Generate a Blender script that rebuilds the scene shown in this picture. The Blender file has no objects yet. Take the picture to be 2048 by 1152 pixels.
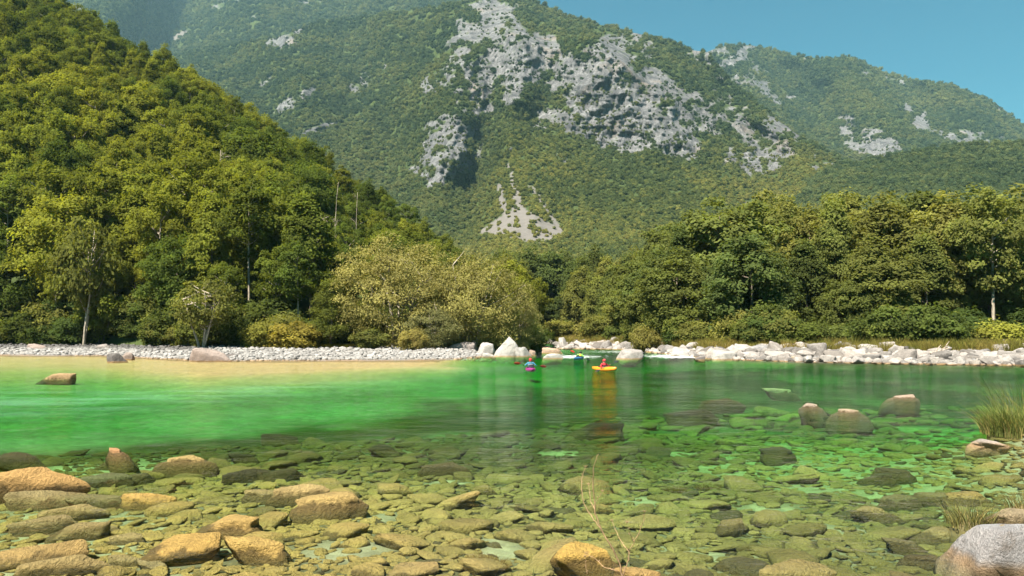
import bpy, bmesh, math, random
import numpy as np
from mathutils import Vector, Matrix, Euler

scene = bpy.context.scene
R = math.radians

# ---------------------------------------------------------------- camera, sky, sun, exposure
F, CX, CY, CAMH = 1462.0, 1024.0, 576.0, 2.6
PITCH = math.atan(86.0 / F)
cam_d = bpy.data.cameras.new('camera')
cam = bpy.data.objects.new('camera', cam_d)
bpy.context.scene.collection.objects.link(cam)
cam.location = (0, 0, CAMH)
cam.rotation_euler = (math.pi / 2 + PITCH, 0, 0)
cam_d.sensor_width = 36.0
cam_d.lens = 36.0 * F / 2048.0
cam_d.clip_start = 0.1
cam_d.clip_end = 30000.0
scene.camera = cam

SUN_EL, SUN_AZ = R(55), R(-146)          # azimuth measured from +Y towards +X
sun_dir = Vector((math.sin(SUN_AZ) * math.cos(SUN_EL), math.cos(SUN_AZ) * math.cos(SUN_EL), math.sin(SUN_EL)))
world = bpy.data.worlds.new('World')
scene.world = world
world.use_nodes = True
wt = world.node_tree
wt.nodes.clear()
w_out = wt.nodes.new('ShaderNodeOutputWorld')
w_bg = wt.nodes.new('ShaderNodeBackground')
w_sky = wt.nodes.new('ShaderNodeTexSky')
w_sky.sky_type = 'NISHITA'
w_sky.sun_disc = False
w_sky.sun_elevation = SUN_EL
w_sky.sun_rotation = SUN_AZ
w_sky.air_density = 1.0
w_sky.dust_density = 0.3
w_sky.ozone_density = 1.5
w_mul = wt.nodes.new('ShaderNodeMix')
w_mul.data_type = 'RGBA'
w_mul.blend_type = 'MULTIPLY'
w_mul.inputs['Factor'].default_value = 1.0
w_mul.inputs[7].default_value = (0.080, 0.40, 0.40, 1)
wt.links.new(w_sky.outputs[0], w_mul.inputs[6])
wt.links.new(w_mul.outputs[2], w_bg.inputs[0])
w_bg.inputs[1].default_value = 0.08
wt.links.new(w_bg.outputs[0], w_out.inputs[0])

sun_d = bpy.data.lights.new('sun', 'SUN')
sun_d.energy = 5.0
sun_d.angle = R(0.53)
sun_d.color = (1.0, 0.93, 0.82)
sun = bpy.data.objects.new('sun', sun_d)
bpy.context.scene.collection.objects.link(sun)
sun.rotation_euler = sun_dir.to_track_quat('Z', 'Y').to_euler()

scene.view_settings.view_transform = 'Standard'
scene.view_settings.look = 'None'
scene.view_settings.gamma = 1.0
scene.view_settings.exposure = 1.75
scene.render.engine = 'CYCLES'
cy = scene.cycles
cy.max_bounces = 8
cy.diffuse_bounces = 4
cy.glossy_bounces = 2
cy.transmission_bounces = 4
cy.volume_bounces = 0
cy.transparent_max_bounces = 24
cy.sample_clamp_indirect = 4.0
cy.sample_clamp_direct = 0.0
cy.use_denoising = True
cy.caustics_reflective = False
cy.caustics_refractive = False

# ---------------------------------------------------------------- geometry of the view
cp, sp_ = math.cos(PITCH), math.sin(PITCH)


def ray(px, py):
    """direction through a photo point, scaled so that y = 1"""
    u = (np.asarray(px, float) - CX) / F
    v = (CY - np.asarray(py, float)) / F
    y = cp - v * sp_
    return u / y, (sp_ + v * cp) / y


def at(px, py, Y):
    dx, dz = ray(px, py)
    return np.stack(np.broadcast_arrays(dx * Y, np.asarray(Y, float) + 0 * dx, CAMH + dz * Y), -1)


def on_plane(px, py, z=0.0):
    dx, dz = ray(px, py)
    Y = (z - CAMH) / dz
    return float(dx * Y), float(Y)


def proj(P):
    P = np.asarray(P, float)
    x, y, z = P[..., 0], P[..., 1], P[..., 2] - CAMH
    d = y * cp + z * sp_
    d = np.maximum(d, 0.01)
    return CX + F * x / d, CY - F * (z * cp - y * sp_) / d


def water_dist(py):
    return -CAMH / ray(CX, py)[1]


# ---------------------------------------------------------------- numpy noise
def _h(ix, iy, iz, s):
    n = (ix.astype(np.int64) * 374761393 + iy.astype(np.int64) * 668265263 + iz.astype(np.int64) * 2147483647 + s * 974711) & 0xffffffff
    n = ((n ^ (n >> 13)) * 1274126177) & 0xffffffff
    n = ((n ^ (n >> 16)) * 2246822519) & 0xffffffff
    return ((n ^ (n >> 15)) & 0xffffff) / float(0xffffff)


def vnoise(x, y, z=None, s=0):
    x = np.asarray(x, float)
    y = np.asarray(y, float)
    z = np.zeros_like(x) if z is None else np.asarray(z, float)
    x, y, z = np.broadcast_arrays(x, y, z)
    xi, yi, zi = np.floor(x), np.floor(y), np.floor(z)
    fx, fy, fz = x - xi, y - yi, z - zi
    fx, fy, fz = (f * f * f * (f * (f * 6 - 15) + 10) for f in (fx, fy, fz))
    xi, yi, zi = xi.astype(np.int64), yi.astype(np.int64), zi.astype(np.int64)
    out = 0
    for a in (0, 1):
        for b in (0, 1):
            for c in (0, 1):
                w = (fx if a else 1 - fx) * (fy if b else 1 - fy) * (fz if c else 1 - fz)
                out = out + w * _h(xi + a, yi + b, zi + c, s)
    return out


def fbm(x, y, z=None, s=0, o=5, g=0.5, l=2.03):
    a, t, n = 1.0, 0.0, 0.0
    k = 1.0
    for i in range(o):
        t = t + a * vnoise(np.asarray(x) * k, np.asarray(y) * k, None if z is None else np.asarray(z) * k, s + i * 17)
        n += a
        a *= g
        k *= l
    return t / n


def ridged(x, y, s=0, o=4):
    a, t, n, k = 1.0, 0.0, 0.0, 1.0
    for i in range(o):
        t = t + a * (1 - np.abs(2 * vnoise(np.asarray(x) * k, np.asarray(y) * k, None, s + i * 31) - 1))
        n += a
        a *= 0.5
        k *= 2.1
    return t / n


def sstep(a, b, x):
    t = np.clip((np.asarray(x, float) - a) / (b - a), 0, 1)
    return t * t * (3 - 2 * t)


# ---------------------------------------------------------------- object helpers
def mesh_from(name, verts, faces, mats=(), midx=None, smooth=False):
    """verts (N,3); faces: (M,k) array or list of such arrays"""
    me = bpy.data.meshes.new(name)
    verts = np.ascontiguousarray(verts, np.float32)
    if isinstance(faces, np.ndarray):
        faces = [faces]
    faces = [np.asarray(f, np.int32) for f in faces if len(f)]
    me.vertices.add(len(verts))
    me.vertices.foreach_set('co', verts.ravel())
    loops = np.concatenate([f.ravel() for f in faces])
    sizes = np.concatenate([np.full(len(f), f.shape[1], np.int32) for f in faces])
    me.loops.add(len(loops))
    me.loops.foreach_set('vertex_index', loops)
    me.polygons.add(len(sizes))
    me.polygons.foreach_set('loop_start', np.concatenate([[0], np.cumsum(sizes)[:-1]]).astype(np.int32))
    if midx is not None:
        me.polygons.foreach_set('material_index', np.asarray(midx, np.int32))
    me.polygons.foreach_set('use_smooth', np.full(len(sizes), bool(smooth)))
    me.update(calc_edges=True)
    me.validate()
    for m in mats:
        me.materials.append(m)
    return me


def attr(me, name, data, domain='POINT', kind='FLOAT'):
    a = me.attributes.new(name, kind, domain)
    key = {'FLOAT': 'value', 'FLOAT_VECTOR': 'vector', 'FLOAT_COLOR': 'color', 'INT': 'value'}[kind]
    a.data.foreach_set(key, np.ascontiguousarray(data, np.int32 if kind == 'INT' else np.float32).ravel())


def link(name, data, parent=None, loc=None, rot=None, scl=None, tint=None):
    o = bpy.data.objects.new(name, data)
    bpy.context.scene.collection.objects.link(o)
    if parent is not None:
        o.parent = parent
    if loc is not None:
        o.location = [float(c) for c in loc]
    if rot is not None:
        o.rotation_euler = [float(c) for c in rot]
    if scl is not None:
        o.scale = [float(c) for c in scl]
    if tint is not None:
        o['tint'] = [float(c) for c in tint]
    return o


def tag(o, label=None, cat=None, group=None, kind=None):
    if label:
        o['label'] = label
    if cat:
        o['category'] = cat
    if group:
        o['group'] = group
    if kind:
        o['kind'] = kind
    return o


TO_LABEL = []     # (object, first words, place words or None, photo x, photo y)


def later(o, base, px, py, pool):
    TO_LABEL.append((o, base, float(px), float(py), pool))


ORD = ['first', 'second', 'third', 'fourth', 'fifth', 'sixth', 'seventh', 'eighth', 'ninth', 'tenth', 'eleventh', 'twelfth',
       'thirteenth', 'fourteenth', 'fifteenth', 'sixteenth', 'seventeenth', 'eighteenth', 'nineteenth', 'twentieth']


# ---------------------------------------------------------------- node helpers
class NT:
    def __init__(s, name):
        s.m = bpy.data.materials.new(name)
        s.m.use_nodes = True
        s.t = s.m.node_tree
        s.t.nodes.clear()
        s.out = s.t.nodes.new('ShaderNodeOutputMaterial')

    def n(s, typ, ins=None, **props):
        nd = s.t.nodes.new('ShaderNode' + typ)
        for k, v in props.items():
            setattr(nd, k, v)
        for k, v in (ins or {}).items():
            sock = nd.inputs[k]
            if isinstance(v, bpy.types.NodeSocket):
                s.t.links.new(v, sock)
            elif v is not None:
                sock.default_value = v
        return nd

    def math(s, op, a, b=None, clamp=False):
        nd = s.n('Math', {0: a}, operation=op, use_clamp=clamp)
        if b is not None:
            if isinstance(b, bpy.types.NodeSocket):
                s.t.links.new(b, nd.inputs[1])
            else:
                nd.inputs[1].default_value = b
        return nd.outputs[0]

    def mix(s, f, a, b, mode='MIX'):
        nd = s.n('Mix', data_type='RGBA', blend_type=mode)
        for i, v in ((0, f), (6, a), (7, b)):
            if isinstance(v, bpy.types.NodeSocket):
                s.t.links.new(v, nd.inputs[i])
            else:
                nd.inputs[i].default_value = v if i == 0 else (tuple(v) + (1,) if len(v) == 3 else v)
        return nd.outputs[2]

    def ramp(s, f, lo, hi, a=0.0, b=1.0):
        nd = s.n('MapRange', {0: f, 1: lo, 2: hi, 3: a, 4: b})
        nd.interpolation_type = 'SMOOTHSTEP'
        return nd.outputs[0]

    def noise(s, vec, scale, detail=4, rough=0.55, dist=0.0):
        return s.n('TexNoise', {'Vector': vec, 'Scale': scale, 'Detail': detail, 'Roughness': rough, 'Distortion': dist}).outputs[0]

    def scalevec(s, vec, v):
        return s.n('Mapping', {'Vector': vec, 'Scale': v}).outputs[0]

    def surf(s, sh):
        s.t.links.new(sh, s.out.inputs['Surface'])

    def vol(s, sh):
        s.t.links.new(sh, s.out.inputs['Volume'])

    def bump(s, h, strength, dist=0.1, normal=None):
        return s.n('Bump', {'Height': h, 'Strength': strength, 'Distance': dist, 'Normal': normal}).outputs[0]

    def tintattr(s, name='tint', typ='INSTANCER'):
        return s.n('Attribute', attribute_name=name, attribute_type=typ)

    def gray(s, v):
        return s.n('CombineColor', {0: v, 1: v, 2: v}).outputs[0]


def plain(name, col, rough=0.6, spec=0.3, bump=0.0, bscale=40, metal=0.0, vary=0.25):
    t = NT(name)
    oc = t.n('TexCoord').outputs['Object']
    nz = t.noise(oc, bscale * 0.4, 3)
    c = t.mix(t.math('MULTIPLY', nz, vary), col, tuple(x * 0.45 for x in col))
    p = t.n('BsdfPrincipled', {'Base Color': c, 'Roughness': rough, 'Specular IOR Level': spec, 'Metallic': metal})
    if bump:
        t.t.links.new(t.bump(t.noise(oc, bscale, 4), bump, 0.02), p.inputs['Normal'])
    t.surf(p.outputs[0])
    return t.m


def leaf_mat(name, trans=0.35, gloss=0.06, hue=0.25):
    t = NT(name)
    a = t.tintattr().outputs['Color']
    lv = t.n('Attribute', attribute_name='lv', attribute_type='GEOMETRY').outputs['Fac']
    oc = t.n('TexCoord').outputs['Object']
    nz = t.noise(oc, 0.55, 2)
    k = t.math('MULTIPLY', t.math('ADD', t.math('MULTIPLY', lv, 0.7), 0.62), t.math('ADD', t.math('MULTIPLY', nz, 0.7), 0.65))
    c = t.mix(1.0, a, t.gray(k), 'MULTIPLY')
    warm = t.mix(1.0, c, (1.08, 1.12, 0.8), 'MULTIPLY')
    c = t.mix(t.math('MULTIPLY', t.ramp(lv, 0.45, 1.0), hue * 2), c, warm)
    d = t.n('BsdfDiffuse', {'Color': c, 'Roughness': 0.5})
    tr = t.n('BsdfTranslucent', {'Color': t.mix(1.0, c, (1.25, 1.2, 0.5), 'MULTIPLY')})
    m = t.n('MixShader', {0: trans, 1: d.outputs[0], 2: tr.outputs[0]})
    g = t.n('BsdfGlossy', {'Color': (0.9, 0.95, 0.85, 1), 'Roughness': 0.45})
    m2 = m if gloss == 0 else t.n('MixShader', {0: gloss, 1: m.outputs[0], 2: g.outputs[0]})
    t.surf(m2.outputs[0])
    return t.m


M_LEAF = leaf_mat('leaf', 0.46, 0.0)
M_FARLEAF = leaf_mat('far_leaf', 0.22, 0.0, 0.2)
M_WILLOW = leaf_mat('willow_leaf', 0.33, 0.0, 0.15)
M_BLADE = leaf_mat('grass_blade', 0.35, 0.0, 0.3)


def bark_mat(name, col):
    t = NT(name)
    oc = t.n('TexCoord').outputs['Object']
    v = t.scalevec(oc, (6, 6, 1.2))
    n1 = t.noise(v, 1.6, 5)
    c = t.mix(t.ramp(n1, 0.35, 0.7), tuple(x * 0.55 for x in col), tuple(min(1, x * 1.3) for x in col))
    p = t.n('BsdfPrincipled', {'Base Color': c, 'Roughness': 0.9, 'Specular IOR Level': 0.15, 'Normal': t.bump(n1, 0.6, 0.05)})
    t.surf(p.outputs[0])
    return t.m


M_BARK = bark_mat('bark', (0.17, 0.135, 0.10))
M_PALEBARK = bark_mat('pale_bark', (0.34, 0.29, 0.22))
M_DEADWOOD = bark_mat('dead_wood', (0.42, 0.34, 0.27))
M_TWIG = bark_mat('twig_bark', (0.36, 0.23, 0.13))


def rock_mat(name, low_dark=True, crack=0.5, scale=1.0, lichen=False):
    t = NT(name)
    tint = t.tintattr().outputs['Color']
    g = t.n('NewGeometry')
    pos = g.outputs['Position']
    oc = t.n('TexCoord').outputs['Object']
    big = t.noise(pos, 2.2 * scale, 4, 0.6)
    fine = t.noise(pos, 22 * scale, 5, 0.65)
    k = t.math('ADD', t.math('MULTIPLY', big, 1.0), t.math('ADD', t.math('MULTIPLY', fine, 1.1), -0.05))
    c = t.mix(1.0, tint, t.gray(k), 'MULTIPLY')
    spots = t.ramp(t.noise(pos, 7 * scale, 3, 0.7), 0.60, 0.75)
    c = t.mix(t.math('MULTIPLY', spots, 0.5), c, t.mix(1.0, c, (0.55, 0.5, 0.45), 'MULTIPLY'))
    wob = t.n('TexNoise', {'Vector': pos, 'Scale': 1.4 * scale, 'Detail': 5.0, 'Roughness': 0.7}).outputs['Color']
    wpos = t.n('VectorMath', {0: pos, 1: t.n('VectorMath', {0: wob, 3: 1.6}, operation='SCALE').outputs[0]}, operation='ADD').outputs[0]
    vor = t.n('TexVoronoi', {'Vector': t.scalevec(wpos, (0.6, 0.6, 1.7)), 'Scale': 1.3 * scale, 'Detail': 2.0}, feature='DISTANCE_TO_EDGE').outputs['Distance']
    cr = t.ramp(vor, 0.0, 0.05, 1.0, 0.0)
    if low_dark:
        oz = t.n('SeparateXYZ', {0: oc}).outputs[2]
        f = t.math('ADD', t.math('MULTIPLY', oz, -0.55), t.math('MULTIPLY', t.noise(pos, 5, 4), 1.25))  # darker brown towards the bottom of the stone, edge broken by noise
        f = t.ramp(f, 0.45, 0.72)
        low_col = t.mix(fine, (0.045, 0.03, 0.012), (0.12, 0.085, 0.03))
        c = t.mix(t.math('MULTIPLY', f, 0.85), c, low_col)
    else:
        pz = t.n('SeparateXYZ', {0: pos}).outputs[2]
        f = t.ramp(t.math('ADD', pz, t.math('MULTIPLY', big, 0.12)), 0.07, 0.20, 1.0, 0.0)
        c = t.mix(t.math('MULTIPLY', f, 0.75), c, t.mix(fine, (0.20, 0.12, 0.05), (0.42, 0.25, 0.09)))
        li = t.ramp(t.noise(pos, 1.3, 5, 0.7), 0.62, 0.72)
        c = t.mix(t.math('MULTIPLY', li, 0.35), c, (0.22, 0.19, 0.15))
    if lichen:
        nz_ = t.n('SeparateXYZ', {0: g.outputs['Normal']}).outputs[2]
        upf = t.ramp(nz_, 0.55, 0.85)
        wp = t.math('MULTIPLY', t.ramp(t.noise(pos, 1.7, 4, 0.6), 0.50, 0.60), upf)
        c = t.mix(t.math('MULTIPLY', wp, 0.65), c, (0.46, 0.45, 0.45))
        yl = t.math('MULTIPLY', t.ramp(t.noise(pos, 4.5, 3, 0.6), 0.69, 0.73), upf)
        c = t.mix(t.math('MULTIPLY', yl, 0.8), c, (0.42, 0.27, 0.03))
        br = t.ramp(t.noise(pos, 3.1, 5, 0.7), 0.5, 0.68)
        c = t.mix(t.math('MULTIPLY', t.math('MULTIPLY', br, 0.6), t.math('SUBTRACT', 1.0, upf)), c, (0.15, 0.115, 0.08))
    h = t.math('ADD', t.math('MULTIPLY', big, 1.6), t.math('ADD', fine, t.math('MULTIPLY', t.noise(pos, 90 * scale, 3), 0.35)))
    h = t.math('SUBTRACT', h, t.math('MULTIPLY', cr, crack))
    p = t.n('BsdfPrincipled', {'Base Color': c, 'Roughness': 0.85, 'Specular IOR Level': 0.2, 'Normal': t.bump(h, 1.0, 0.10)})
    t.surf(p.outputs[0])
    return t.m


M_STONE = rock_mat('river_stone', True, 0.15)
M_BOULDER = rock_mat('pale_boulder', False, 0.28, 0.9)


# ---------------------------------------------------------------- instancing (for things nobody could count)
def scatter(name, pts, rots, scls, idx, tints, protos):
    pts = np.asarray(pts, np.float32)
    n = len(pts)
    me = bpy.data.meshes.new(name)
    me.vertices.add(n)
    me.vertices.foreach_set('co', pts.ravel())
    attr(me, 'rot', rots, kind='FLOAT_VECTOR')
    attr(me, 'scl', scls, kind='FLOAT_VECTOR')
    attr(me, 'idx', idx, kind='INT')
    attr(me, 'tint', np.concatenate([np.asarray(tints, np.float32), np.ones((n, 1), np.float32)], 1), kind='FLOAT_COLOR')
    o = link(name, me)
    col = bpy.data.collections.new(name + '_source')
    for k, p in enumerate(protos):
        po = bpy.data.objects.new(f'{name}_source_{k:02d}', p)
        col.objects.link(po)
    ng = bpy.data.node_groups.new(name, 'GeometryNodeTree')
    ng.interface.new_socket('Geometry', in_out='INPUT', socket_type='NodeSocketGeometry')
    ng.interface.new_socket('Geometry', in_out='OUTPUT', socket_type='NodeSocketGeometry')
    gi = ng.nodes.new('NodeGroupInput')
    go = ng.nodes.new('NodeGroupOutput')
    ci = ng.nodes.new('GeometryNodeCollectionInfo')
    ci.inputs['Collection'].default_value = col
    ci.inputs['Separate Children'].default_value = True
    ci.inputs['Reset Children'].default_value = True
    ip = ng.nodes.new('GeometryNodeInstanceOnPoints')
    ip.inputs['Pick Instance'].default_value = True

    def na(nm, typ):
        nd = ng.nodes.new('GeometryNodeInputNamedAttribute')
        nd.data_type = typ
        nd.inputs['Name'].default_value = nm
        return nd.outputs['Attribute']
    e2r = ng.nodes.new('FunctionNodeEulerToRotation')
    ng.links.new(na('rot', 'FLOAT_VECTOR'), e2r.inputs[0])
    ng.links.new(gi.outputs[0], ip.inputs['Points'])
    ng.links.new(ci.outputs[0], ip.inputs['Instance'])
    ng.links.new(na('idx', 'INT'), ip.inputs['Instance Index'])
    ng.links.new(e2r.outputs[0], ip.inputs['Rotation'])
    ng.links.new(na('scl', 'FLOAT_VECTOR'), ip.inputs['Scale'])
    ng.links.new(ip.outputs[0], go.inputs[0])
    md = o.modifiers.new('instances', 'NODES')
    md.node_group = ng
    tag(o, kind='stuff')
    return o


# ---------------------------------------------------------------- shape builders
class MB:
    def __init__(s):
        s.v, s.f, s.n = [], {}, 0

    def add(s, v, f):
        v = np.asarray(v, float).reshape(-1, 3)
        f = np.asarray(f, int)
        s.f.setdefault(f.shape[1], []).append(f + s.n)
        s.v.append(v)
        s.n += len(v)

    def tube(s, path, rad, sides=6, cap=True):
        path = np.asarray(path, float)
        n = len(path)
        rad = np.broadcast_to(np.asarray(rad, float), (n,))
        tan = np.gradient(path, axis=0)
        tan /= np.linalg.norm(tan, axis=1)[:, None] + 1e-9
        ref = np.array([0.31, 0.17, 0.93]) if abs(tan[0][2]) < 0.8 else np.array([0.93, 0.31, 0.1])
        a = np.cross(tan, ref)
        a /= np.linalg.norm(a, axis=1)[:, None] + 1e-9
        b = np.cross(tan, a)
        th = np.linspace(0, 2 * np.pi, sides, endpoint=False)
        v = path[:, None] + rad[:, None, None] * (np.cos(th)[None, :, None] * a[:, None] + np.sin(th)[None, :, None] * b[:, None])
        i = np.arange(n - 1)[:, None] * sides
        j = np.arange(sides)[None]
        k = (j + 1) % sides
        q = np.stack([i + j, i + k, i + sides + k, i + sides + j], -1).reshape(-1, 4)
        base = s.n
        s.add(v.reshape(-1, 3), q)
        if cap:
            tip = s.n
            s.add([path[-1] + tan[-1] * rad[-1] * 0.6, path[0] - tan[0] * rad[0] * 0.2], np.zeros((0, 3), int))
            jj = np.arange(sides)
            kk = (jj + 1) % sides
            o = base + (n - 1) * sides
            s.f.setdefault(3, []).append(np.stack([o + jj, o + kk, np.full(sides, tip)], -1))
            s.f.setdefault(3, []).append(np.stack([base + kk, base + jj, np.full(sides, tip + 1)], -1))

    def box(s, c, h):
        c, h = np.asarray(c, float), np.asarray(h, float)
        g = np.array([[x, y, z] for z in (-1, 1) for y in (-1, 1) for x in (-1, 1)], float)
        s.add(c + g * h, [[0, 2, 3, 1], [4, 5, 7, 6], [0, 1, 5, 4], [2, 6, 7, 3], [0, 4, 6, 2], [1, 3, 7, 5]])

    def loft(s, rings, close=True):
        rings = np.asarray(rings, float)
        n, m = rings.shape[:2]
        i = np.arange(n - 1)[:, None] * m
        j = np.arange(m)[None]
        k = (j + 1) % m
        base = s.n
        s.add(rings.reshape(-1, 3), np.stack([i + j, i + k, i + m + k, i + m + j], -1).reshape(-1, 4))
        if close:
            t = s.n
            s.add([rings[0].mean(0), rings[-1].mean(0)], np.zeros((0, 3), int))
            jj = np.arange(m)
            kk = (jj + 1) % m
            o = base + (n - 1) * m
            s.f.setdefault(3, []).append(np.stack([base + kk, base + jj, np.full(m, t)], -1))
            s.f.setdefault(3, []).append(np.stack([o + jj, o + kk, np.full(m, t + 1)], -1))

    def mesh(s, name, mats, smooth=True):
        return mesh_from(name, np.concatenate(s.v), [np.concatenate(x) for x in s.f.values()], mats, smooth=smooth)


ICO = {}


def ico(sub):
    if sub not in ICO:
        bm = bmesh.new()
        bmesh.ops.create_icosphere(bm, subdivisions=sub, radius=1.0)
        v = np.array([x.co[:] for x in bm.verts])
        v /= np.linalg.norm(v, axis=1)[:, None]
        f = np.array([[q.index for q in p.verts] for p in bm.faces])
        bm.free()
        ICO[sub] = (v, f)
    return ICO[sub]


def rock_mesh(name, seed, sub, mat, flat=0.0, sharp=9, planes=14, rough=0.05, fit=True, warp=None):
    """a rounded polyhedron: soft minimum over random cutting planes; fills the box +-1"""
    rng = np.random.default_rng(seed)
    d, f = ico(sub)
    nrm = rng.normal(size=(planes, 3))
    nrm /= np.linalg.norm(nrm, axis=1)[:, None]
    nrm = np.concatenate([nrm, [[0, 0, 1], [0, 0, -1]]])
    nrm[-2] += rng.normal(size=3) * 0.18
    nrm /= np.linalg.norm(nrm, axis=1)[:, None]
    off = rng.uniform(0.62, 1.0, len(nrm))
    off[-2:] = 0.75 - 0.25 * flat
    q = np.maximum(d @ nrm.T, 1e-4) / off
    r = (q ** sharp).sum(1) ** (-1.0 / sharp)
    v = d * r[:, None]
    n1 = fbm(v[:, 0] * 2.2 + seed, v[:, 1] * 2.2, v[:, 2] * 2.2, s=seed, o=3) - 0.5
    n2 = fbm(v[:, 0] * 7 + seed, v[:, 1] * 7, v[:, 2] * 7, s=seed + 5, o=3) - 0.5
    v = v * (1 + rough * 3.0 * n1 + rough * 1.4 * n2)[:, None]
    if fit:
        lo, hi = v.min(0), v.max(0)
        v = (v - (lo + hi) / 2) / ((hi - lo) / 2)
    if warp == 'wedge':
        v[:, 2] = np.where(v[:, 2] > -0.4, -0.4 + (v[:, 2] + 0.4) * np.clip(1.12 - 0.95 * np.abs(v[:, 0] - 0.12) ** 1.1, 0.1, 1.2), v[:, 2])
    if warp == 'table':
        v[:, 2] = np.where(v[:, 2] > 0.35, 0.35 + (v[:, 2] - 0.35) * 0.22, v[:, 2])
        v[:, 0] *= 1 + 0.22 * v[:, 2]
        v[:, 2] += 0.1 * v[:, 0] * (v[:, 2] > 0) * -0.6
    return mesh_from(name, v, f, [mat], smooth=True)
# ---------------------------------------------------------------- sky dome is the world; the land
SHORE_PX = [-900, 0, 200, 400, 600, 900, 985, 1062, 1076, 1104, 1116, 1250, 1300, 1420, 1600, 1850, 2048, 3200]
SHORE_PY = [703, 710, 712, 722, 721, 719, 716, 713.5, 687, 687, 697, 698.5, 704, 717, 723, 727, 729.5, 738]
SHORE_Y = [water_dist(p) for p in SHORE_PY]


def shore_d(x, y):
    """metres of land beyond the far water's edge (negative: water)"""
    px = CX + F * np.asarray(x) / np.maximum(y, 0.5)
    wob = (fbm(np.asarray(x) * 0.12, np.asarray(y) * 0.12, s=3, o=3) - 0.5) * 5.0
    return y - np.interp(px, SHORE_PX, SHORE_Y) + wob


def near_bank(x, y):
    """positive: land of the bank in front of the camera and along the reeds"""
    xr = np.where(y < 10, 6.3 + 0.35 * (y - 6), 7.7 + 0.60 * (y - 10))
    xr = np.where(y > 18.6, 12.9 + 3.2 * (y - 18.6), xr)
    a = (np.asarray(x) - xr) * 0.35
    b = (6.3 - y)
    return np.maximum(a, b)


SHELF_PX = [-900, 0, 400, 700, 900, 1000, 1100]
SHELF_W = [48, 46, 33, 26, 20, 9, 5]      # metres of shallows off the gravel bar


def ground_z(x, y):
    x = np.asarray(x, float)
    y = np.asarray(y, float)
    d = shore_d(x, y)
    px = CX + F * x / np.maximum(y, 0.5)
    left = sstep(1110, 1050, px)
    dd = np.maximum(-d, 0)
    wsh = np.interp(px, SHELF_PX, SHELF_W)
    shelf = 0.03 + 0.0022 * dd + 0.6 * sstep(0.5 * wsh, 1.3 * wsh + 3, dd)
    drop = 0.75 * (1 - np.exp(-dd / 7.0)) + 0.02
    far = -(drop * (1 - left) + np.minimum(drop, shelf) * left)
    lat = np.where(px < 1069, (1069 - px) / F * y, 99.0)
    tip = sstep(0, 9, lat) * (y > 55) + (y <= 55)
    far = far * tip - 0.75 * (1 - tip)
    near = -(0.11 + 0.13 * sstep(800, 1500, px) + 0.030 * np.clip(y - 7.5, 0, 40) ** 1.05)
    z = np.maximum(far, near)
    land = 0.85 * (1 - np.exp(-np.maximum(d, 0) / 13.0)) + np.maximum(d - 32, 0) * 0.006
    land = land * tip - 0.75 * (1 - tip) * (lat < 90)
    z = np.where(d > 0, land - 0.02, z)
    nb = near_bank(x, y)
    bank = np.where(nb > 0, 0.05 + 0.35 * nb, -0.5 * np.abs(nb) ** 0.7 - 0.0)
    z = np.where(y < 30, np.maximum(z, np.minimum(bank, 1.0)), z)
    bumps = (fbm(x * 0.9, y * 0.9, s=11, o=4) - 0.5)
    amp = np.where(z < 0, 0.10, 0.16) * np.clip(np.abs(z) * 3 + 0.15, 0, 1)
    return z + bumps * amp


# ground sheet: fan of columns, rows spaced in proportion to distance
na, nr = 420, 360
aa = np.tan(np.linspace(math.atan(-1.15), math.atan(1.25), na))
yy = 1.0 * (420.0 / 1.0) ** (np.linspace(0, 1, nr) ** 0.85)
Ag, Yg = np.meshgrid(aa, yy)
Xg = Ag * Yg
Zg = ground_z(Xg, Yg)


def lerp3(a, b, t):
    return np.asarray(a)[None] * (1 - t[:, None]) + np.asarray(b) * t[:, None]


SAND = []
for (a_, b_, w_, h_) in ((690, 1118, 95, 30), (760, 1040, 40, 14), (1010, 1112, 60, 20), (985, 1085, 30, 12), (1300, 1030, 60, 16), (1540, 1000, 70, 14), (1440, 1105, 45, 16), (1340, 1090, 40, 14), (560, 1010, 50, 12), (1680, 1050, 70, 14), (1280, 985, 50, 10), (1600, 960, 60, 10), (900, 960, 50, 8), (1130, 885, 60, 7), (1340, 880, 60, 7), (1560, 860, 50, 6), (1870, 960, 50, 8), (300, 930, 60, 8), (420, 890, 50, 6)):
    sx_, sy_ = on_plane(a_, b_, -0.25)
    SAND.append((sx_, sy_, w_ * sy_ / F, h_ * sy_ * sy_ / F / 2.85))


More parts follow.
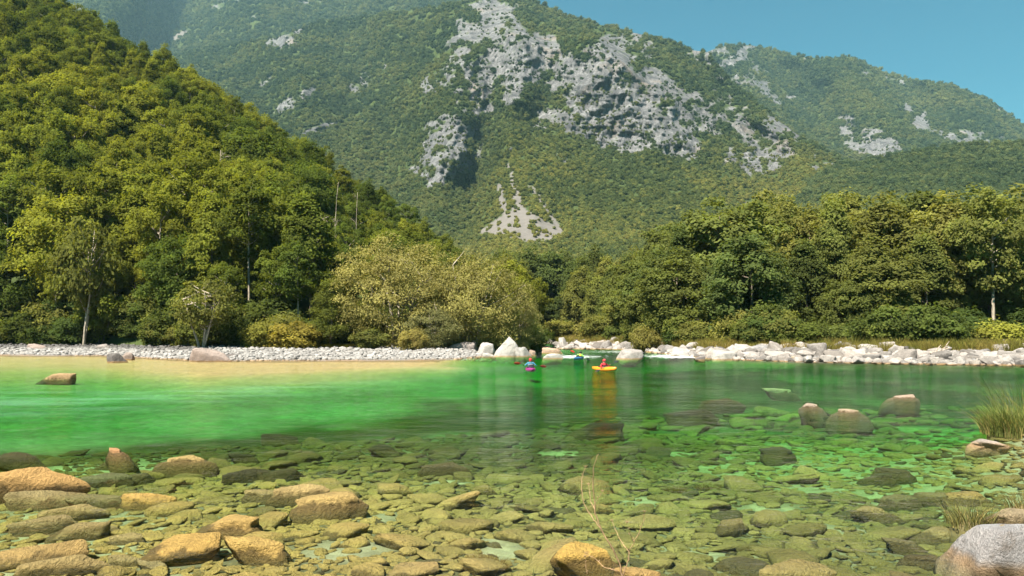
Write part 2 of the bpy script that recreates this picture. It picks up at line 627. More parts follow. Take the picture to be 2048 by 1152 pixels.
def ground_tint(x, y, z):
    n = len(x)
    px = CX + F * x / np.maximum(y, 0.5)
    wy = np.maximum(y, 4.0)
    py = 662 + 3801.0 / wy
    d = shore_d(x, y)
    n1 = fbm(x * 0.35, y * 0.35, s=21, o=4)
    n2 = fbm(x * 1.6, y * 1.6, s=22, o=4)
    n3 = fbm(x * 0.10, y * 0.06, s=23, o=4)
    c = np.tile(np.array([0.12, 0.11, 0.065]), (n, 1))                       # gravelly bed
    c = lerp3([0.055, 0.05, 0.022], c, sstep(0.42, 0.66, n1))
    # pools of clean sand between the cobbles
    c = c * (1 - sstep(0.56, 0.66, n3 + 0.25 * (n2 - 0.5)))[:, None] + np.array([0.19, 0.19, 0.11]) * sstep(0.56, 0.66, n3 + 0.25 * (n2 - 0.5))[:, None]
    for (sx, sy, rx, ry) in SAND:
        m = np.exp(-(((x - sx) / rx) ** 2 + ((y - sy) / ry) ** 2) ** 1.5)
        c = c * (1 - m)[:, None] + np.array([0.21, 0.20, 0.125]) * m[:, None]
    # clean pale channel
    lo = np.interp(px, [-900, 0, 400, 700, 1000, 1190, 1300], [900, 872, 842, 806, 772, 750, 700])
    chan = sstep(-22, 26, lo - py + 34 * (n1 - 0.5)) * sstep(1250, 1120, px)
    c = c * (1 - chan)[:, None] + np.array([0.135, 0.165, 0.115]) * (chan * (0.75 + 0.5 * n1))[:, None]
    # dark bed beyond the cobbles: weed, with tree reflections painted into the colour
    dk = sstep(4, -16, py - np.interp(px, [-900, 0, 500, 1000, 1500, 2048], [905, 905, 878, 825, 795, 778]) + 60 * (n1 - 0.5)) * (1 - chan) * (1 - 0.45 * sstep(1000, 1350, px))
    c = c * (1 - 0.92 * dk)[:, None] + np.array([0.04, 0.034, 0.012]) * (0.92 * dk)[:, None]
    # warm silt in the shallows off the gravel bar
    wsh = np.interp(px, SHELF_PX, SHELF_W)
    sh = sstep(1.25, 0.6, -d / wsh) * sstep(1090, 960, px) * (z < 0.05)
    c = c * (1 - sh)[:, None] + np.array([0.33, 0.20, 0.105]) * sh[:, None]
    # land
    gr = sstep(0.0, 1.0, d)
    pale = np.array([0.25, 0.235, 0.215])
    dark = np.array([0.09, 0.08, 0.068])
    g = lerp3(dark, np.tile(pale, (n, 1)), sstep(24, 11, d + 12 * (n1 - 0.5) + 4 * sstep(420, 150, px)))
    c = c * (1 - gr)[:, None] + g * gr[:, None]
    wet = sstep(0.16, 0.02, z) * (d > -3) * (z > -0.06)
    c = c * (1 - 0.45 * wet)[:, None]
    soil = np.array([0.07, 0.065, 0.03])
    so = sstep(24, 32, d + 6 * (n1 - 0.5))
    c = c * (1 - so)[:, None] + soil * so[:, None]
    nb = sstep(0.0, 0.8, near_bank(x, y)) * (y < 40)
    c = c * (1 - nb)[:, None] + np.array([0.20, 0.17, 0.10]) * nb[:, None]
    return np.clip(c * (0.8 + 0.4 * n2)[:, None], 0, 0.9)


t = NT('river_ground')
va = t.n('Attribute', attribute_name='base', attribute_type='GEOMETRY').outputs['Color']
pos = t.n('NewGeometry').outputs['Position']
vo = t.n('TexVoronoi', {'Vector': t.scalevec(pos, (1, 1, 1)), 'Scale': 5.0, 'Randomness': 1.0})
vc = t.n('SeparateColor', {0: vo.outputs['Color']}).outputs[0]
fine = t.noise(pos, 30, 5, 0.6)
k = t.math('ADD', t.math('MULTIPLY', vc, 0.35), t.math('ADD', t.math('MULTIPLY', fine, 0.7), 0.45))
c = t.mix(1.0, va, t.gray(k), 'MULTIPLY')
h = t.math('ADD', t.math('MULTIPLY', vo.outputs['Distance'], -1.0), t.math('MULTIPLY', fine, 0.5))
p = t.n('BsdfPrincipled', {'Base Color': c, 'Roughness': 0.9, 'Specular IOR Level': 0.15, 'Normal': t.bump(h, 0.6, 0.05)})
t.surf(p.outputs[0])
M_GROUND = t.m


def grid_faces(ny, nx):
    i = np.arange(ny - 1)[:, None] * nx
    j = np.arange(nx - 1)[None]
    return np.stack([i + j, i + j + 1, i + nx + j + 1, i + nx + j], -1).reshape(-1, 4)


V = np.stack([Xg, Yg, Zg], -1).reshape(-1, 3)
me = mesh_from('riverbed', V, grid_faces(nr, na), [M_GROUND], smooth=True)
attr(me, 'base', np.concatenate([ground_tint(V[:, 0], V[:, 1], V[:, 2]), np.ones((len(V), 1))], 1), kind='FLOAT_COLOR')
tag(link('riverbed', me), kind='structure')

# ---------------------------------------------------------------- the river: a closed body of clear green water
nx_, ny_ = 300, 340
wa = np.linspace(-1.25, 1.4, nx_)
wy_ = 2.2 * (330.0 / 2.2) ** np.linspace(0, 1, ny_)
WA, WY = np.meshgrid(wa, wy_)
WX = WA * WY
amp = 0.010 + 0.0 * WX


def rapids(x, y):
    px, py = proj(np.stack([x, y, 0 * x], -1))
    a = np.exp(-((px - 1385) / 105) ** 2 - ((py - 712.5) / 4.5) ** 2)
    a += 0.75 * np.exp(-((px - 1145) / 60) ** 2 - ((py - 713.5) / 4.0) ** 2)
    a += 0.55 * np.exp(-((px - 1095) / 26) ** 2 - ((py - 700) / 6.0) ** 2)
    a += 0.5 * np.exp(-((px - 1230) / 70) ** 2 - ((py - 703.5) / 3.0) ** 2)
    a += 0.30 * np.exp(-((px - 185) / 14) ** 2 - ((py - 821) / 3.0) ** 2)
    a += 0.22 * np.exp(-((px - 115) / 12) ** 2 - ((py - 839) / 3.0) ** 2)
    return a


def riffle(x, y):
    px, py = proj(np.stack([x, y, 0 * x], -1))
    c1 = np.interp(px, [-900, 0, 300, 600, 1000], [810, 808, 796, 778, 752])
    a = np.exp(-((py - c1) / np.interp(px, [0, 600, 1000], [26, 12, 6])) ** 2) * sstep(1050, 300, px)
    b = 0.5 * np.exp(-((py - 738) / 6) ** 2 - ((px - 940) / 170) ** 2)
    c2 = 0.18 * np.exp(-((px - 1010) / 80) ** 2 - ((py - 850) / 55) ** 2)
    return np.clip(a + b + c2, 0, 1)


ra = rapids(WX, WY)
WZ = 0.012 * (fbm(WX * 0.8, WY * 0.5, s=41, o=3) - 0.5) * sstep(9, 16, WY) + np.clip(ra, 0, 1) * 0.22 * (fbm(WX * 0.9, WY * 0.35, s=42, o=4) - 0.42)
V = [np.stack([WX, WY, WZ], -1).reshape(-1, 3)]
Fq = [grid_faces(ny_, nx_)]
# sides and bottom close the volume
edge = np.concatenate([np.arange(nx_), nx_ - 1 + nx_ * np.arange(1, ny_), (ny_ - 1) * nx_ + np.arange(nx_ - 2, -1, -1), nx_ * np.arange(ny_ - 2, 0, -1)])
eb = V[0][edge].copy()
eb[:, 2] = -3.0
o0 = len(V[0])
m = len(edge)
ii = np.arange(m)
jj = (ii + 1) % m
V.append(eb)
Fq.append(np.stack([edge[jj], edge[ii], o0 + ii, o0 + jj], -1))
V.append(eb.mean(0)[None])
tri = np.stack([o0 + jj, o0 + ii, np.full(m, o0 + m)], -1)

t = NT('river_water')
pos = t.n('NewGeometry').outputs['Position']
rap = t.n('Attribute', attribute_name='rapids', attribute_type='GEOMETRY').outputs['Fac']
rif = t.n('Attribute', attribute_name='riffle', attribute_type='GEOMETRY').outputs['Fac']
n1 = t.noise(t.scalevec(pos, (1.0, 1.6, 1)), 0.9, 3, 0.55)
n2 = t.noise(t.scalevec(pos, (1.0, 1.7, 1)), 3.6, 3, 0.6)
n3 = t.noise(t.scalevec(pos, (1.0, 1.8, 1)), 12.0, 2, 0.6)
patch = t.ramp(t.noise(pos, 0.11, 3, 0.6), 0.35, 0.65, 0.5, 1.3)
h = t.math('ADD', t.math('MULTIPLY', n1, 0.16), t.math('ADD', t.math('MULTIPLY', n2, 0.050), t.math('MULTIPLY', n3, 0.010)))
yd = t.ramp(t.n('SeparateXYZ', {0: pos}).outputs[1], 14.0, 45.0, 0.9, 2.5)
st = t.math('MULTIPLY', t.math('ADD', t.math('MULTIPLY', rif, 3.4), yd), patch)
st = t.math('ADD', st, t.math('MULTIPLY', rap, 5.0))
bn = t.n('Bump', {'Height': t.math('MULTIPLY', h, st), 'Strength': 1.0, 'Distance': 0.5}).outputs[0]
fr = t.n('Fresnel', {'IOR': 1.23, 'Normal': bn}).outputs[0]
gl = t.n('BsdfGlossy', {'Color': (1, 1, 1, 1), 'Roughness': 0.06, 'Normal': bn})
tr = t.n('BsdfTransparent', {'Color': (1, 1, 1, 1)})
wsh = t.n('MixShader', {0: t.math('MULTIPLY', fr, 0.46), 1: tr.outputs[0], 2: gl.outputs[0]})
fo = t.noise(t.scalevec(pos, (0.8, 0.55, 1)), 2.6, 6, 0.75)
ff = t.ramp(t.math('ADD', fo, t.math('MULTIPLY', rap, 0.30)), 0.62, 0.80)
ff = t.math('MULTIPLY', ff, t.ramp(rap, 0.02, 0.2))
foam = t.n('BsdfDiffuse', {'Color': (0.8, 0.83, 0.82, 1)})
wsh2 = t.n('MixShader', {0: ff, 1: wsh.outputs[0], 2: foam.outputs[0]})
sky_streak = t.n('BsdfDiffuse', {'Color': (0.26, 0.45, 0.37, 1)})  # sky reflection on the ripples, painted in as a pale diffuse streak
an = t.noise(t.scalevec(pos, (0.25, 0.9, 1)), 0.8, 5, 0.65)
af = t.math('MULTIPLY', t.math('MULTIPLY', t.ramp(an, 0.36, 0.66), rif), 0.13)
wsh3 = t.n('MixShader', {0: af, 1: wsh2.outputs[0], 2: sky_streak.outputs[0]})
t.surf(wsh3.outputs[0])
WATER_ABS = (0.30, 0.86, 0.34)
va_ = t.n('VolumeAbsorption', {'Color': (*WATER_ABS, 1), 'Density': 0.42})
t.vol(va_.outputs[0])
M_WATER = t.m
me = mesh_from('river_water', np.concatenate(V), Fq + [tri], [M_WATER], smooth=True)
allv = np.concatenate(V)
attr(me, 'rapids', np.concatenate([ra.ravel(), np.zeros(len(allv) - ra.size)]))
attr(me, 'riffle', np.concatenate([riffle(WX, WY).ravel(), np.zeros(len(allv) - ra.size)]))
tag(link('river_water', me), kind='structure')

# ---------------------------------------------------------------- mountains
t = NT('mountainside')
pos = t.n('NewGeometry').outputs['Position']
rk = t.n('Attribute', attribute_name='rock', attribute_type='GEOMETRY').outputs['Fac']
sc = t.n('Attribute', attribute_name='scree', attribute_type='GEOMETRY').outputs['Fac']
st = t.scalevec(pos, (1, 1, 0.3))
r1 = t.noise(st, 0.03, 6, 0.68)
r2 = t.noise(st, 0.16, 5, 0.7)
r3 = t.noise(t.scalevec(pos, (1, 1, 1)), 0.011, 5, 0.6)
rc = t.mix(t.ramp(r1, 0.34, 0.58), (0.075, 0.075, 0.08), (0.235, 0.23, 0.228))
rc = t.mix(t.math('MULTIPLY', t.ramp(r2, 0.40, 0.60, 1.0, 0.0), 0.6), rc, (0.05, 0.052, 0.05))
strata = t.noise(t.n('Mapping', {'Vector': pos, 'Scale': (0.25, 0.25, 2.4), 'Rotation': (0.25, 0.35, 0)}).outputs[0], 0.05, 4, 0.7)
rc = t.mix(t.math('MULTIPLY', t.ramp(strata, 0.44, 0.56, 1.0, 0.0), 0.42), rc, (0.10, 0.10, 0.10))
rc = t.mix(t.math('MULTIPLY', t.ramp(r3, 0.56, 0.7), 0.45), rc, (0.27, 0.21, 0.16))
gc = t.mix(t.ramp(t.noise(pos, 0.03, 5, 0.65), 0.3, 0.7), (0.032, 0.046, 0.016), (0.055, 0.072, 0.022))
c = t.mix(rk, gc, rc)
c = t.mix(sc, c, t.mix(t.noise(pos, 0.12, 6, 0.75), (0.08, 0.073, 0.064), (0.18, 0.165, 0.15)))
h = t.math('ADD', t.math('MULTIPLY', r1, 1.0), t.math('MULTIPLY', r2, 0.35))
bs = t.math('MULTIPLY', rk, 0.9)
bn = t.n('Bump', {'Height': h, 'Strength': bs, 'Distance': 20.0}).outputs[0]
p = t.n('BsdfPrincipled', {'Base Color': c, 'Roughness': 0.95, 'Specular IOR Level': 0.05, 'Normal': bn})
t.surf(p.outputs[0])
M_MOUNT = t.m


def blob(px, py, lst):
    m = np.zeros_like(px)
    for (cx, cyy, rx, ry, ang, s) in lst:
        ca, sa = math.cos(R(ang)), math.sin(R(ang))
        u = ((px - cx) * ca + (py - cyy) * sa) / (rx * 1.12)
        v = (-(px - cx) * sa + (py - cyy) * ca) / (ry * 1.12)
        m = np.maximum(m, s * (1 - sstep(0.55, 1.25, np.sqrt(u * u + v * v))))
    return m


LAYERS = {}


def build_layer(name, pxs, curves, ny, disp=None, rocks=(), scree=None, rock_noise=0.75, back=True, crest_rough=3.0, seed=0):
    """curves: list of (py(px), Y(px)) arrays from foot to crest"""
    nx = len(pxs)
    P = np.array([c[0] for c in curves], float)
    Yc = np.array([c[1] for c in curves], float)
    for kk in range(len(P) - 2, -1, -1):
        P[kk] = np.maximum(P[kk], P[kk + 1] + 6)
    cr = (fbm(pxs / 26.0, 0 * pxs + seed, s=seed + 7, o=4) - 0.5) * crest_rough * 2
    P[-1] += cr
    K = len(P)
    tt = np.linspace(0, 1, ny)
    w = np.zeros((K, nx))
    for kk in range(1, K):
        w[kk] = w[kk - 1] + (P[kk - 1] - P[kk])
    PX = np.tile(pxs, (ny, 1))
    PY = np.zeros((ny, nx))
    YY = np.zeros((ny, nx))
    for j in range(nx):
        s = tt * w[-1, j]
        PY[:, j] = np.interp(s, w[:, j], P[:, j])
        YY[:, j] = np.interp(s, w[:, j], Yc[:, j])
    rn = fbm(PX / 17.0, PY / 13.0, s=seed + 3, o=5)
    rock = blob(PX, PY, rocks) if rocks else np.zeros_like(PX)
    rock = sstep(0.42, 0.62, rock + (rn - 0.5) * 2 * rock_noise * sstep(0.02, 0.4, rock))
    rock = rock * sstep(0.22, 0.44, fbm(PX / 5.0 + PY / 16.0, PY / 8.0, s=seed + 5, o=4) + 0.10 * rock)
    scr = scree(PX, PY, rn) if scree else np.zeros_like(PX)
    if disp is not None:
        YY = YY * (1 + disp(PX, PY, rock))
    W = at(PX, PY, YY)
    if back:
        crest = W[-1]
        rows = []
        for (ky, dz) in ((1.06, -0.05), (1.25, -0.22), (1.6, -0.5)):
            q = crest.copy()
            q[:, :2] *= ky
            q[:, 2] = np.maximum(crest[:, 2] + dz * crest[:, 1] * (0.45), -1.0)
            rows.append(q[None])
        Wm = np.concatenate([W] + rows)
        zr = np.zeros((len(rows), nx))
        rk_, sc_ = np.concatenate([rock, zr]), np.concatenate([scr, zr])
    else:
        Wm, rk_, sc_ = W, rock, scr
    me = mesh_from(name, Wm.reshape(-1, 3), grid_faces(len(Wm), nx), [M_MOUNT], smooth=True)
    attr(me, 'rock', rk_.ravel())
    attr(me, 'scree', sc_.ravel())
    o = tag(link(name, me), kind='structure')
    LAYERS[name] = dict(W=W, px=PX, py=PY, rock=rock, scree=scr, obj=o)
    return o


def I(px, xs, ys):
    return np.interp(px, xs, ys)


# main mountain with the cliffs
pb = np.arange(-60, 1790, 3.2)
crestB = I(pb, [-60, 200, 330, 450, 560, 640, 760, 880, 960, 1010, 1060, 1100, 1140, 1200, 1260, 1330, 1380, 1420, 1450, 1520, 1600, 1690, 1790],
           [200, 170, 116, 92, 74, 44, 30, 14, -8, -18, 0, 15, 33, 50, 64, 80, 98, 108, 150, 212, 272, 322, 352])
cliff_foot = I(pb, [-60, 700, 850, 950, 1020, 1100, 1200, 1340, 1420, 1500, 1600, 1790], [420, 430, 400, 350, 240, 255, 280, 308, 318, 345, 340, 372])
cliff_top = I(pb, [-60, 700, 850, 950, 1020, 1100, 1200, 1300, 1400, 1500, 1600, 1790], [230, 235, 200, 120, 70, 100, 85, 180, 215, 235, 290, 360])
CB = [(0 * pb + 668, 0 * pb + 300), (0 * pb + 560, 0 * pb + 470),
      (cliff_foot, I(pb, [-60, 700, 900, 1100, 1400, 1790], [900, 850, 950, 1020, 1020, 1000])),
      (cliff_top, I(pb, [-60, 700, 900, 1100, 1400, 1790], [1650, 1450, 1280, 1230, 1200, 1090])),
      (crestB, I(pb, [-60, 700, 1060, 1400, 1600, 1790], [2500, 2200, 1900, 1650, 1300, 1120]))]
ROCKB = [(1240, 235, 95, 70, 20, 1.0), (1180, 165, 90, 55, 15, 0.9), (1215, 120, 55, 45, 0, 0.95), (1330, 270, 75, 38, 25, 0.95), (1390, 225, 70, 35, 35, 0.7),
         (1130, 245, 60, 22, 20, 0.7), (1300, 190, 60, 60, 30, 0.72), (1350, 215, 60, 40, 20, 0.6), (1275, 90, 40, 25, 30, 0.5),
         (1000, 60, 50, 75, -10, 0.75), (1040, 125, 55, 50, -30, 0.95), (960, 170, 32, 70, -5, 0.8), (1085, 95, 35, 30, 0, 0.8), (935, 90, 45, 60, 15, 0.6), (975, 20, 40, 30, 0, 0.7),
         (1030, 165, 22, 45, 20, 0.85), (915, 160, 40, 50, 0, 0.5), (880, 160, 50, 22, -30, 0.55),
         (893, 300, 52, 68, 0, 0.78), (850, 340, 30, 50, 20, 0.6), (915, 250, 40, 40, 0, 0.55), (945, 280, 20, 50, -10, 0.5),
         (1520, 290, 70, 45, 20, 0.66), (1460, 225, 60, 30, 15, 0.62), (1385, 308, 22, 15, 0, 0.7), (1560, 255, 50, 30, 40, 0.6), (1500, 325, 60, 25, 10, 0.6), (1450, 180, 40, 24, 40, 0.4),
         (1410, 110, 60, 18, 10, 0.5), (1600, 310, 40, 12, 10, 0.5), (1650, 335, 30, 10, 0, 0.5),
         (585, 205, 55, 12, -32, 0.62), (640, 258, 40, 9, -15, 0.58), (575, 75, 45, 20, -15, 0.6), (600, 55, 35, 8, -30, 0.6), (722, 165, 30, 14, -30, 0.52), (530, 165, 20, 8, -40, 0.5),
         (780, 130, 30, 10, -40, 0.45), (740, 150, 20, 8, 0, 0.4), (620, 340, 90, 10, 20, 0.3), (660, 315, 25, 6, 0, 0.6), (1100, 20, 40, 12, 15, 0.5), (1300, 60, 40, 8, 15, 0.5), (1490, 410, 18, 6, 0, 0.7),
         (1375, 430, 14, 4, 0, 0.6), (1130, 320, 26, 10, 30, 0.45), (1080, 250, 30, 10, 20, 0.6), (1020, 290, 8, 60, 0, 0.3)]


def screeB(px, py, rn):
    fan = (py > 418) & (py < 489)
    lft = np.interp(py, [330, 345, 420, 440, 466, 490], [1012, 1018, 1024, 988, 955, 1075])
    rgt = np.interp(py, [330, 345, 420, 440, 466, 490], [1020, 1026, 1052, 1092, 1132, 1092])
    bot = np.interp(px, [955, 1080, 1092, 1132], [467, 489, 487, 465])
    m = sstep(-4, 5, px - lft) * sstep(-4, 5, rgt - px) * (py > 325) * sstep(2, -3, py - bot)
    s2 = np.exp(-((px - np.interp(py, [365, 440], [998, 1012])) / 8) ** 2) * (py > 368) * (py < 445)
    s3 = np.exp(-((px - np.interp(py, [370, 460], [1060, 1120])) / 7) ** 2) * (py > 372) * (py < 470)
    m = np.maximum(m, np.maximum(s2, s3))
    fr_n = fbm(px / 6.0, py / 9.0, s=77, o=4)
    return sstep(0.40, 0.66, m * (0.25 + 0.7 * rn + 0.75 * fr_n))


def dispB(px, py, rock):
    spur = np.interp(py, [-20, 60, 200, 300, 400, 520], [905, 900, 905, 905, 860, 840])
    gul = np.interp(py, [-20, 60, 200, 300, 400, 520], [1010, 1010, 985, 965, 960, 960])
    w = sstep(560, 430, py)
    d = -0.11 * np.exp(-((px - spur) / 62) ** 2) * w + 0.07 * np.exp(-((px - gul) / 40) ** 2) * w
    g2 = np.interp(py, [40, 200, 330, 420], [1090, 1095, 1020, 1030])
    d += 0.05 * np.exp(-((px - g2) / 35) ** 2) * sstep(440, 300, py)
    d += -0.07 * np.exp(-((px - np.interp(py, [80, 300], [1215, 1330])) / 90) ** 2 - ((py - 190) / 130) ** 2)
    g3 = np.interp(py, [110, 340], [1440, 1640])
    d += -0.05 * np.exp(-((px - g3) / 50) ** 2)
    d += 0.05 * np.exp(-((px - np.interp(py, [110, 320], [1380, 1560])) / 30) ** 2) * sstep(330, 250, py)
    for (xa, ya, xb, yb, wd, am) in ((560, 80, 640, 330, 60, -0.06), (700, 60, 800, 330, 50, 0.06), (440, 100, 560, 260, 50, 0.06), (780, 60, 850, 260, 45, -0.05)):
        cx = np.interp(py, [ya, yb], [xa, xb])
        d += am * np.exp(-((px - cx) / wd) ** 2) * sstep(430, 330, py)
    n = ridged(px / 150.0 + py / 400.0, py / 260.0, s=61, o=3)
    d += -0.07 * (n - 0.6) * w
    d += -0.035 * (fbm(px / 40, py / 34, s=62, o=4) - 0.5) * w
    d += 0.045 * (fbm(px / 70 - py / 160, py / 60, s=64, o=4) - 0.5) * sstep(620, 520, py)
    cr = ridged(px / 17.0 + py / 70.0, py / 34.0, s=63, o=5)
    d += -0.034 * (cr - 0.6) * rock + 0.012 * rock * (ridged(px / 60.0 - py / 40.0, py / 9.0, s=65, o=3) - 0.6)
    return d


build_layer('mountain', pb, CB, 230, dispB, ROCKB, screeB, seed=100)

# high slopes behind, upper part of the valley
pe = np.arange(-80, 1130, 5)
crE = I(pe, [-80, 300, 600, 900, 1000, 1130], [-34, -30, -28, -24, 0, 70])
CE = [(0 * pe + 260, 0 * pe + 2350), (0 * pe + 110, 0 * pe + 2650), (crE, 0 * pe + 3100)]


def dispE(px, py, rock):
    v = np.interp(py, [-20, 60, 110, 200], [390, 355, 325, 300])
    d = 0.14 * np.exp(-((px - v) / 70) ** 2) - 0.10 * np.exp(-((px - (v - 150)) / 70) ** 2)
    d += -0.08 * (ridged(px / 130.0 - py / 300, py / 200.0, s=71, o=3) - 0.6)
    d += -0.03 * (fbm(px / 40, py / 34, s=72, o=4) - 0.5)
    return d


def screeE(px, py, rn):
    cx = np.interp(py, [62, 75, 92, 104], [372, 352, 322, 316])
    wd = np.interp(py, [62, 75, 92, 104], [8, 16, 14, 6])
    return sstep(0.4, 0.6, np.exp(-((px - cx) / wd) ** 2) * (py > 62) * (py < 104) * (0.6 + 0.8 * rn))


build_layer('far_mountain', pe, CE, 90, dispE,
            [(150, 17, 28, 6, 25, 0.65), (205, 45, 20, 6, 20, 0.6), (255, 72, 40, 6, 25, 0.65), (325, 125, 30, 5, 0, 0.6), (300, 8, 10, 6, 0, 0.6), (435, 15, 12, 6, 0, 0.55), (508, 30, 9, 6, 0, 0.6), (600, 5, 50, 4, 0, 0.5), (455, 2, 30, 4, 0, 0.55)],
            screeE, seed=200)

# mountain on the far side, under the sky
pc = np.arange(1370, 2420, 4)
crC = I(pc, [1370, 1400, 1440, 1500, 1560, 1640, 1700, 1760, 1820, 1900, 1960, 2000, 2048, 2150, 2420], [135, 110, 95, 89, 105, 118, 114, 140, 160, 170, 193, 215, 250, 330, 430])
CC = [(0 * pc + 520, 0 * pc + 1450), (0 * pc + 345, 0 * pc + 1750), (np.maximum(crC + 90, 240), 0 * pc + 2250), (crC, 0 * pc + 2900)]


def dispC(px, py, rock):
    d = 0
    for (xa, ya, xb, yb, wd, am) in ((1500, 90, 1700, 330, 45, 0.06), (1640, 115, 1830, 300, 50, -0.05), (1760, 140, 1950, 320, 40, 0.045), (1440, 95, 1560, 250, 40, -0.06), (1870, 165, 2040, 300, 40, -0.04)):
        cx = np.interp(py, [ya, yb], [xa, xb])
        d = d + am * np.exp(-((px - cx) / wd) ** 2)
    d += -0.06 * (ridged(px / 110.0 - py / 120, py / 200.0, s=81, o=3) - 0.6)
    d += -0.03 * (fbm(px / 36, py / 30, s=82, o=4) - 0.5)
    d += -0.03 * (ridged(px / 18.0, py / 40.0, s=83, o=3) - 0.6) * rock
    return d


build_layer('distant_mountain', pc, CC, 120, dispC,
            [(1470, 130, 55, 35, 30, 0.62), (1520, 160, 50, 24, 35, 0.6), (1440, 110, 40, 14, 20, 0.6), (1560, 195, 60, 16, 20, 0.42), (1740, 285, 60, 30, 15, 0.72), (1700, 255, 30, 25, 30, 0.55),
             (1840, 245, 20, 24, 40, 0.62), (1870, 262, 28, 12, 40, 0.55), (1945, 275, 70, 13, 5, 0.6), (1790, 160, 30, 6, 20, 0.5), (1810, 215, 22, 10, 40, 0.5), (1720, 145, 30, 6, 10, 0.5), (2000, 215, 40, 8, 40, 0.5), (1610, 120, 20, 5, 0, 0.45), (1500, 95, 20, 5, 0, 0.5)],
            None, seed=300)

# wooded hill on the far side of the valley
pd_ = np.arange(1380, 2500, 5)
crD = I(pd_, [1380, 1480, 1540, 1620, 1700, 1760, 1840, 1900, 1960, 2048, 2200, 2500], [485, 418, 390, 352, 324, 316, 302, 292, 287, 285, 300, 330])
CD = [(0 * pd_ + 650, 0 * pd_ + 330), (np.maximum(crD + 80, 430), 0 * pd_ + 620), (crD, 0 * pd_ + 980)]


def dispD(px, py, rock):
    d = -0.07 * np.exp(-((px - 1990) / 170) ** 2 - ((py - 380) / 45) ** 2)
    d += -0.10 * (ridged(px / 160.0 + py / 200, py / 120.0, s=91, o=3) - 0.6)
    d += -0.05 * (fbm(px / 40, py / 30, s=92, o=4) - 0.5)
    return d


build_layer('wooded_hill', pd_, CD, 80, dispD, [(1870, 370, 16, 5, -30, 0.6), (1900, 340, 12, 4, 0, 0.4)], None, seed=400)

# steep wooded hill that comes down to the gravel bar
pa = np.arange(-620, 1090, 6)
crA = I(pa, [-620, -400, 0, 90, 240, 390, 520, 620, 700, 760, 830, 880, 960, 1010, 1090], [-330, -250, -45, 8, 100, 172, 262, 312, 340, 362, 420, 470, 540, 590, 640])
YcA = I(pa, [-620, 0, 240, 520, 700, 880, 1090], [330, 300, 270, 230, 205, 180, 170])
crest_w = at(pa, crA, YcA)
crest_w[:, 2] = np.maximum(crest_w[:, 2] - 13.0, 1.2)
cpx, cpy = proj(crest_w)
footY = np.interp(pa, SHORE_PX, SHORE_Y) + 24
footY = np.where(pa > 1060, 135, footY)
ss = np.linspace(0, 1, 60)[:, None, None]
foot_w = np.stack([(pa - CX) / F * footY, footY, 0 * pa + 0.55], -1)
prof = ss ** 1.0
WAh = foot_w[None] * (1 - ss) + crest_w[None] * ss
WAh[..., 2] = foot_w[None, :, 2] * (1 - ss[..., 0]) ** 1 + crest_w[None, :, 2] * ss[..., 0] + 5.0 * (fbm(WAh[..., 0] / 30, WAh[..., 1] / 30, s=95, o=3) - 0.5) * np.sin(np.pi * ss[..., 0]) - 3.0 * np.sin(np.pi * ss[..., 0])
rows = [WAh]
for (ky, dz) in ((1.08, -0.02), (1.5, -0.35), (1.9, -0.6)):
    q = crest_w.copy()
    q[:, :2] *= ky
    q[:, 2] = np.maximum(crest_w[:, 2] * (1 + dz), -0.5)
    rows.append(q[None])
WA2 = np.concatenate(rows)
me = mesh_from('forest_slope', WA2.reshape(-1, 3), grid_faces(len(WA2), len(pa)), [M_MOUNT], smooth=True)
attr(me, 'rock', np.zeros(WA2.shape[:2]).ravel())
attr(me, 'scree', np.zeros(WA2.shape[:2]).ravel())
tag(link('forest_slope', me), kind='structure')

# ---------------------------------------------------------------- valley air
top = max(float(np.max(o["W"][..., 2])) for o in LAYERS.values()) + 25
hz = MB()
hx, hy0, hy1 = 7000.0, -60.0, 7600.0
hz.box([0, (hy0 + hy1) / 2, (top - 4.0) / 2], [hx, (hy1 - hy0) / 2, (top + 4.0) / 2])
t = NT('valley_air')
HAZE_D = 0.00006
t.vol(t.n('VolumePrincipled', {'Color': (0.48, 0.82, 0.92, 1), 'Density': HAZE_D, 'Anisotropy': 0.2}).outputs[0])
tag(link('haze', hz.mesh('haze', [t.m], smooth=False)), kind='stuff')
# ---------------------------------------------------------------- foliage prototypes
def leaves_at(rng, cen, rad, n, size, droop=0.25, up=0.9, outc=None, slim=0.55, thick=0.26):
    """leaf quads of clumps: cen (K,3), rad (K,) -> verts, quads, lv"""
    K = len(cen)
    cc = np.repeat(cen, n, 0)
    rr = np.repeat(rad, n)
    u = np.sqrt(rng.random(K * n))
    a = rng.random(K * n) * 2 * np.pi
    off = np.stack([u * np.cos(a), u * np.sin(a), -droop * u ** 2 + rng.normal(size=K * n) * thick], -1)
    p = cc + off * rr[:, None]
    nrm = np.stack([off[:, 0] * 0.7, off[:, 1] * 0.7, np.full(K * n, up)], -1) + rng.normal(size=(K * n, 3)) * 0.55
    if outc is not None:
        o = p - outc
        nrm += 0.5 * o / (np.linalg.norm(o, axis=1)[:, None] + 1e-6)
    nrm /= np.linalg.norm(nrm, axis=1)[:, None]
    t = np.cross(nrm, rng.normal(size=(K * n, 3)))
    t /= np.linalg.norm(t, axis=1)[:, None] + 1e-9
    b = np.cross(nrm, t)
    s = size * rng.uniform(0.6, 1.35, K * n)
    L, W = t * s[:, None], b * (s * slim)[:, None]
    v = np.stack([p - L, p + W - nrm * (0.12 * s)[:, None], p + L, p - W - nrm * (0.12 * s)[:, None]], 1).reshape(-1, 3)
    f = np.arange(K * n * 4).reshape(-1, 4)
    lv = np.clip(np.repeat(rng.random(K) * 0.6, n) + rng.random(K * n) * 0.4, 0, 1)
    return v, f, lv


